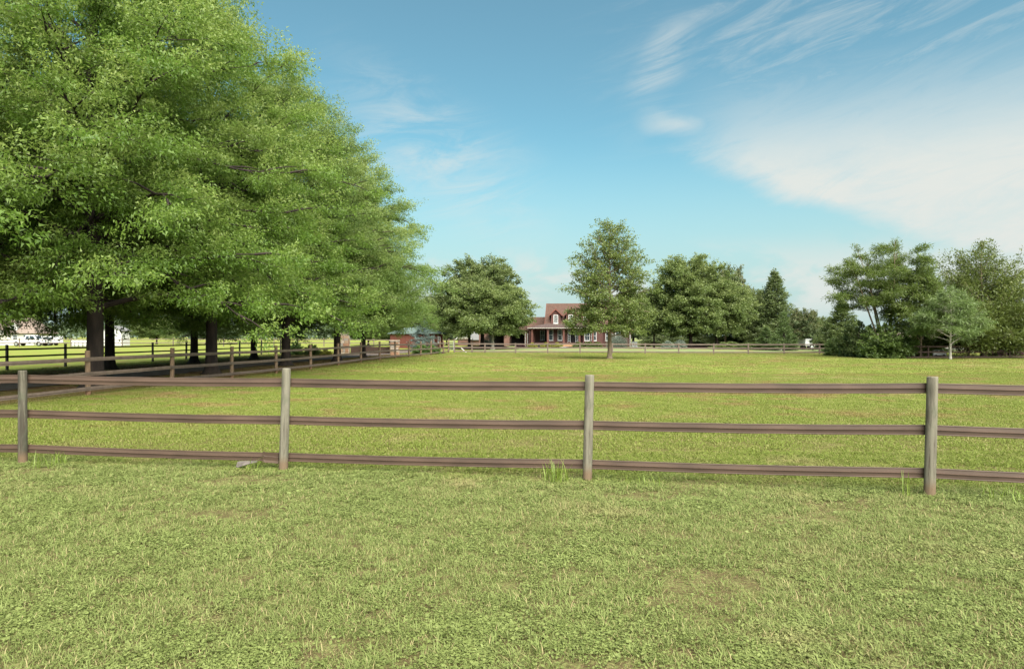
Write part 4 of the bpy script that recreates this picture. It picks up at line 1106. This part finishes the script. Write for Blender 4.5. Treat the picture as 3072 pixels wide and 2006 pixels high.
def trailer(x, y, rz, L, H, label):
    r = empty('trailer', (x, y, gzf(x, y)), rz, label, 'trailer')
    mb = MB(); mb.box(-L / 2, L / 2, -1.0, 1.0, .5, H); mb.poly([(L / 2, -1.0, .5), (L / 2 + .5, 0, .5), (L / 2, 1.0, .5)], (0, 0, 1), H - .52); mb.build('box', m_carpaint, r)
    for k in range(int(L / .5)): MB().box(-L / 2 + .25 + k * .5, -L / 2 + .29 + k * .5, -1.015, -1.003, .55, H - .05).build('rib', m_metal, r)
    MB().box(-L / 2 + .5, L / 2 - .5, -1.02, -1.003, H - .5, H - .2).build('window_band', m_glass, r)
    for wx_ in (-.45, .45):
        for s_ in (-1, 1):
            w = MB().tube([(wx_, s_ * .78, .34), (wx_, s_ * 1.03, .34)], .34, 14).build('wheel', m_tyre, r); MB().tube([(wx_, s_ * 1.028, .34), (wx_, s_ * 1.04, .34)], .18, 10).build('rim', m_metal, w)
    MB().box(L / 2 + .3, L / 2 + 1.4, -.05, .05, .45, .55).build('tow_bar', m_metal, r)
    return r


trailer(fx(150, 118), 118, 0, 3.4, 1.6, 'white trailer right of the pickup truck, half behind low leaves')
trailer(fx(2432, 84), 84, R(8), 2.6, 1.35, 'low white trailer seen through the back fence right of the cone tree')
for k, px_ in enumerate((219, 231, 243, 256)):
    x, y = fx(px_, 104), 104
    b_ = empty('white_barrel', (x, y, gzf(x, y)), 0, ('leftmost', 'second', 'third', 'rightmost')[k] + ' of four small white barrels in a row left of the leftmost trunk', 'barrel', 'row of white barrels')
    MB().tube([(0, 0, 0), (0, 0, .05), (0, 0, .45), (0, 0, .9), (0, 0, .95)], [.24, .28, .31, .28, .24], 12).build('drum', m_white, b_, smooth=True)
    MB().tube([(0, 0, .3), (0, 0, .34)], .315, 12).build('hoop', m_metal, b_)

# ------------------------------------------------------------------ right edge: tan building, white cart
tb = empty('tan_building', (fx(2950, 84), 84, gzf(55, 84)), R(-3), 'long low tan building with a pale roof behind the dark fence at the right', 'building')
MB().box(-12, 9, 0, 6, -.1, 1.35).build('wall', m_cream, tb)
MB().poly([(-12.3, -.4, 1.3), (9.3, -.4, 1.3), (9.3, 3, 2.0), (-12.3, 3, 2.0)], (0, -.2, .97), .08).build('roof_slope', m_tanroof, tb)
MB().poly([(9.3, 6.4, 1.3), (-12.3, 6.4, 1.3), (-12.3, 3, 2.0), (9.3, 3, 2.0)], (0, .2, .97), .08).build('roof_slope', m_tanroof, tb)
MB().box(4.2, 7.5, -1.2, -.003, -.1, 1.9).build('porch_wall', m_brickt, tb)
MB().box(3.9, 7.8, -1.5, .1, 1.902, 2.05).build('porch_roof', m_redtrim, tb)
for wx_ in (-9, -6, -3, 0): window(tb, wx_, -.005, .45, .9, .7, 2, 1)
ct = empty('white_cart', (fx(2812, 55.2), 55.2, gzf(35, 55.2) - .02), R(3), 'small boxy white cart on the grass behind the dark fence', 'cart')
mb = MB(); n = 6; pf = [(-.55, .22), (-.55, .62), (-.45, .66), (.30, .66), (.52, .45), (.55, .22)]
for s_ in (-1, 1): mb.v += [(a, s_ * .3, z) for a, z in pf]
mb.f = [tuple(range(n)), tuple(range(2 * n - 1, n - 1, -1))] + [(i, i + n, (i + 1) % n + n, (i + 1) % n) for i in range(n)]
mb.build('body', m_carpaint, ct)
MB().box(-.40, -.14, -.312, -.302, .46, .60).build('side_window', m_glass, ct); MB().box(-.02, .24, -.312, -.302, .46, .60).build('side_window', m_glass, ct)
for wx_ in (-.33, .33):
    for s_ in (-1, 1): MB().tube([(wx_, s_ * .24, .14), (wx_, s_ * .32, .14)], .14, 12).build('wheel', m_tyre, ct)

# ------------------------------------------------------------------ grass
def tuft_mesh(name, seed, n, rad, h, w, bend=.6, clover=0, cs=.012, flat=0):
    rs = np.random.RandomState(seed); V, F, A = [], [], []
    for i in range(n):
        a, r_ = rs.uniform(0, 6.283), rad * math.sqrt(rs.rand())
        bx_, by_ = r_ * math.cos(a), r_ * math.sin(a)
        d = rs.uniform(0, 6.283); hh = h * rs.uniform(.5, 1.3); bl = bend * hh * rs.uniform(.3, 1.7)
        if i < flat: hh *= .25; bl = h * rs.uniform(1, 2)
        dx_, dy_ = math.cos(d), math.sin(d); sx_, sy_ = -dy_ * w * .5, dx_ * w * .5
        b = len(V)
        V += [(bx_ - sx_, by_ - sy_, -.004), (bx_ + sx_, by_ + sy_, -.004), (bx_ + dx_ * bl * .35 + sx_ * .8, by_ + dy_ * bl * .35 + sy_ * .8, hh * .62),
              (bx_ + dx_ * bl * .35 - sx_ * .8, by_ + dy_ * bl * .35 - sy_ * .8, hh * .62), (bx_ + dx_ * bl, by_ + dy_ * bl, hh)]
        v = rs.rand(); v = .95 if i < flat else v * .95
        F += [(b, b + 1, b + 2), (b, b + 2, b + 3), (b + 3, b + 2, b + 4)]; A += [v] * 3
    for i in range(clover):
        a, r_ = rs.uniform(0, 6.283), rad * 1.1 * math.sqrt(rs.rand()); z = h * rs.uniform(.35, .95); s_ = cs * rs.uniform(.6, 1.3)
        cx_, cy_ = r_ * math.cos(a), r_ * math.sin(a); u = rs.randn(3); u[2] *= .35; u /= np.linalg.norm(u); q = np.cross(u, [rs.randn() * .3, rs.randn() * .3, 1]); q /= np.linalg.norm(q)
        c0 = np.array([cx_, cy_, z]); b = len(V)
        V += [tuple(c0 - u * s_), tuple(c0 + q * s_ * .7), tuple(c0 + u * s_), tuple(c0 - q * s_ * .7)]
        F += [(b, b + 1, b + 2), (b, b + 2, b + 3)]; A += [rs.rand() * .8] * 2
    me = np_mesh(name, np.array(V), np.array(F), False, {'var': np.array(A)}); me.materials.append(m_blade)
    return me


def scatter(name, label, tufts, pts, scl, rot, pick):
    """one object: tufts instanced on points"""
    me = bpy.data.meshes.new(name); me.vertices.add(len(pts)); me.vertices.foreach_set('co', np.asarray(pts, np.float32).ravel())
    for an, tp, av in (('scl', 'FLOAT', scl), ('rot', 'FLOAT', rot), ('pick', 'INT', pick)):
        a = me.attributes.new(an, tp, 'POINT'); a.data.foreach_set('value', np.asarray(av, np.float32 if tp == 'FLOAT' else np.int32))
    o = link(name, me)
    g = bpy.data.node_groups.new(name, 'GeometryNodeTree')
    g.interface.new_socket('Geometry', in_out='INPUT', socket_type='NodeSocketGeometry'); g.interface.new_socket('Geometry', in_out='OUTPUT', socket_type='NodeSocketGeometry')
    N = g.nodes.new; L = g.links.new
    gi, go, ip = N('NodeGroupInput'), N('NodeGroupOutput'), N('GeometryNodeInstanceOnPoints')
    gt = N('GeometryNodeGeometryToInstance')
    for tm in reversed(tufts):
        so = bpy.data.objects.new(tm.name, tm)              # source tuft, never linked to the scene itself
        oi = N('GeometryNodeObjectInfo'); oi.inputs['Object'].default_value = so; L(oi.outputs['Geometry'], gt.inputs[0])
    def named(n_, tp):
        q = N('GeometryNodeInputNamedAttribute'); q.data_type = tp; q.inputs['Name'].default_value = n_; return q.outputs['Attribute']
    L(gi.outputs[0], ip.inputs['Points']); L(gt.outputs[0], ip.inputs['Instance'])
    ip.inputs['Pick Instance'].default_value = True; L(named('pick', 'INT'), ip.inputs['Instance Index'])
    cx_ = N('ShaderNodeCombineXYZ'); L(named('rot', 'FLOAT'), cx_.inputs[2]); L(cx_.outputs[0], ip.inputs['Rotation'])
    L(named('scl', 'FLOAT'), ip.inputs['Scale']); L(ip.outputs[0], go.inputs[0])
    md = o.modifiers.new('tufts', 'NODES'); md.node_group = g
    return tag(o, label, 'grass', kind='stuff')


rs = np.random.RandomState(5)


def field(n, y0, y1, wmul=.80, bias=2.0):
    y = (y0 ** bias + (y1 ** bias - y0 ** bias) * rs.rand(n)) ** (1 / bias); x = (rs.rand(n) * 2 - 1) * wmul * y
    return x, y


def lumps(x, y, f=1.0):
    return (np.sin(x * 2.1 * f + 1.7 * np.sin(y * 1.3 * f)) * np.sin(y * 2.7 * f + 1.1 * np.sin(x * 1.9 * f + 2)) + .6 * np.sin(x * 5.3 * f + y * 3.1 * f) * np.sin(y * 6.1 * f - x * 2.2 * f)) * .5


near_t = [tuft_mesh('tuft', 1, 30, .065, .024, .0036, 1.1, 0, flat=3), tuft_mesh('tuft', 2, 22, .06, .021, .0036, 1.1, 18, .007, flat=2), tuft_mesh('tuft', 3, 16, .06, .019, .0036, 1.1, 34, .0075),
          tuft_mesh('tuft', 4, 20, .07, .032, .0042, 1.2, 6, .007, flat=4), tuft_mesh('tuft', 5, 24, .07, .014, .0030, 1.6, 0, flat=17),
          tuft_mesh('tuft', 6, 13, .03, .026, .0070, 2.0, 0), tuft_mesh('tuft', 7, 11, .02, .050, .0042, .9, 0, flat=2), tuft_mesh('tuft', 8, 4, .08, .016, .004, 1, 16, .014)]
n_ = 118000; x = rs.uniform(-10.5, 10.5, n_); y = rs.uniform(.6, 9.6, n_)
ok = (np.abs(x) < 5.5 + .62 * y); x, y = x[ok], y[ok]
lu = lumps(x, y); bare = lumps(x * .5 + 3, y * .9 + 1)
keep = rs.rand(len(x)) < np.clip(1.0 - 1.3 * np.clip(bare - .28, 0, 1) - .55 * (lumps(x * 3.1, y * 3.7) > .22), .2, 1); x, y, lu, bare = x[keep], y[keep], lu[keep], bare[keep]
pk = np.where(lu > .25, rs.choice([1, 2, 2], len(x)), np.where(lu < -.25, rs.choice([0, 3, 0], len(x)), rs.randint(0, 4, len(x)))); pk = np.where((bare > .38) & (rs.rand(len(x)) < .6), 4, pk)
pk = np.where(rs.rand(len(x)) < .06, 4, pk); pk = np.where(rs.rand(len(x)) < .05, 5, pk); pk = np.where((rs.rand(len(x)) < .05) & (lu > -.1), 6, pk); pk = np.where((rs.rand(len(x)) < .035), 7, pk)
sc_ = rs.uniform(.7, 1.3, len(x)) * (1 + .25 * lu)
scatter('grass', 'short mown grass and clover in front of the near fence', near_t, np.stack([x, y, gz(x, y)], 1), sc_, rs.rand(len(x)) * 6.28, pk)
mid_t = [tuft_mesh('tuft', 11, 44, .16, .028, .0065, 1.0, 0, flat=3), tuft_mesh('tuft', 12, 38, .16, .024, .0065, 1.1, 14, .012, flat=2), tuft_mesh('tuft', 13, 38, .18, .020, .006, 1.4, 0, flat=20)]
x, y = field(66000, 9.0, 30, 1.02)
lu = lumps(x, y, .6); pk = np.where(rs.rand(len(x)) < .12 + .2 * (lu < -.3), 2, rs.randint(0, 2, len(x)))
ok = (x > -28.2 + .106 * y) & (np.abs(x - (-16.2 + .106 * (y - 30))) > 2.1) & ((x > lane_x(y)) | (rs.rand(len(x)) < .35)); x, y, lu, pk = x[ok], y[ok], lu[ok], pk[ok]
scatter('grass', 'yellow-green paddock grass behind the near fence', mid_t, np.stack([x, y, gz(x, y)], 1), rs.uniform(.7, 1.25, len(x)) * (1 + .25 * lu), rs.rand(len(x)) * 6.28, pk)
far_t = [tuft_mesh('tuft', 21, 60, .42, .034, .014, 1.0, 0, flat=3), tuft_mesh('tuft', 22, 60, .45, .026, .013, 1.3, 0, flat=20)]
x, y = field(31000, 29, 72, .95)
ok = (x > -28.0 + .106 * y) & (np.abs(x - (-16.2 + .106 * (y - 30))) > 2.3); x, y = x[ok], y[ok]
scatter('grass', 'paddock grass in the distance before the back fence', far_t, np.stack([x, y, gz(x, y)], 1), rs.uniform(.7, 1.3, len(x)), rs.rand(len(x)) * 6.28, rs.choice([0, 0, 1], len(x)))

# taller tufts the mower missed at the post feet
m_tall = leaf_mat('tall grass', (.14, .21, .025), (.20, .27, .04), (.25, .30, .07), .4, 3)
def tall_tuft(x, y, n, rad, h, label, seed, bend=.5):
    me = tuft_mesh('blades', seed, n, rad, h, .008, bend); me.materials.clear(); me.materials.append(m_tall)
    tag(link('grass_tuft', me, None, None, (x, y, gzf(x, y))), label, 'grass tuft', 'tall tufts at the fence posts')
tall_tuft(-5.85, 8.62, 46, .20, .17, 'tall grass tuft just right of the leftmost foreground post', 1)
tall_tuft(-3.22, 8.30, 14, .16, .17, 'thin long grass blades left of the second foreground post, under the torn rail', 2, 1.0)
tall_tuft(.50, 7.70, 70, .15, .22, 'tall bright grass tuft left of the third foreground post', 3)
tall_tuft(1.45, 7.55, 22, .22, .12, 'short grass tuft right of the third foreground post', 4)
tall_tuft(4.02, 6.98, 7, .06, .22, 'few upright dark blades left of the rightmost foreground post', 5, .3)
tall_tuft(4.95, 6.85, 30, .22, .14, 'loose grass tuft right of the rightmost foreground post', 6, .9)
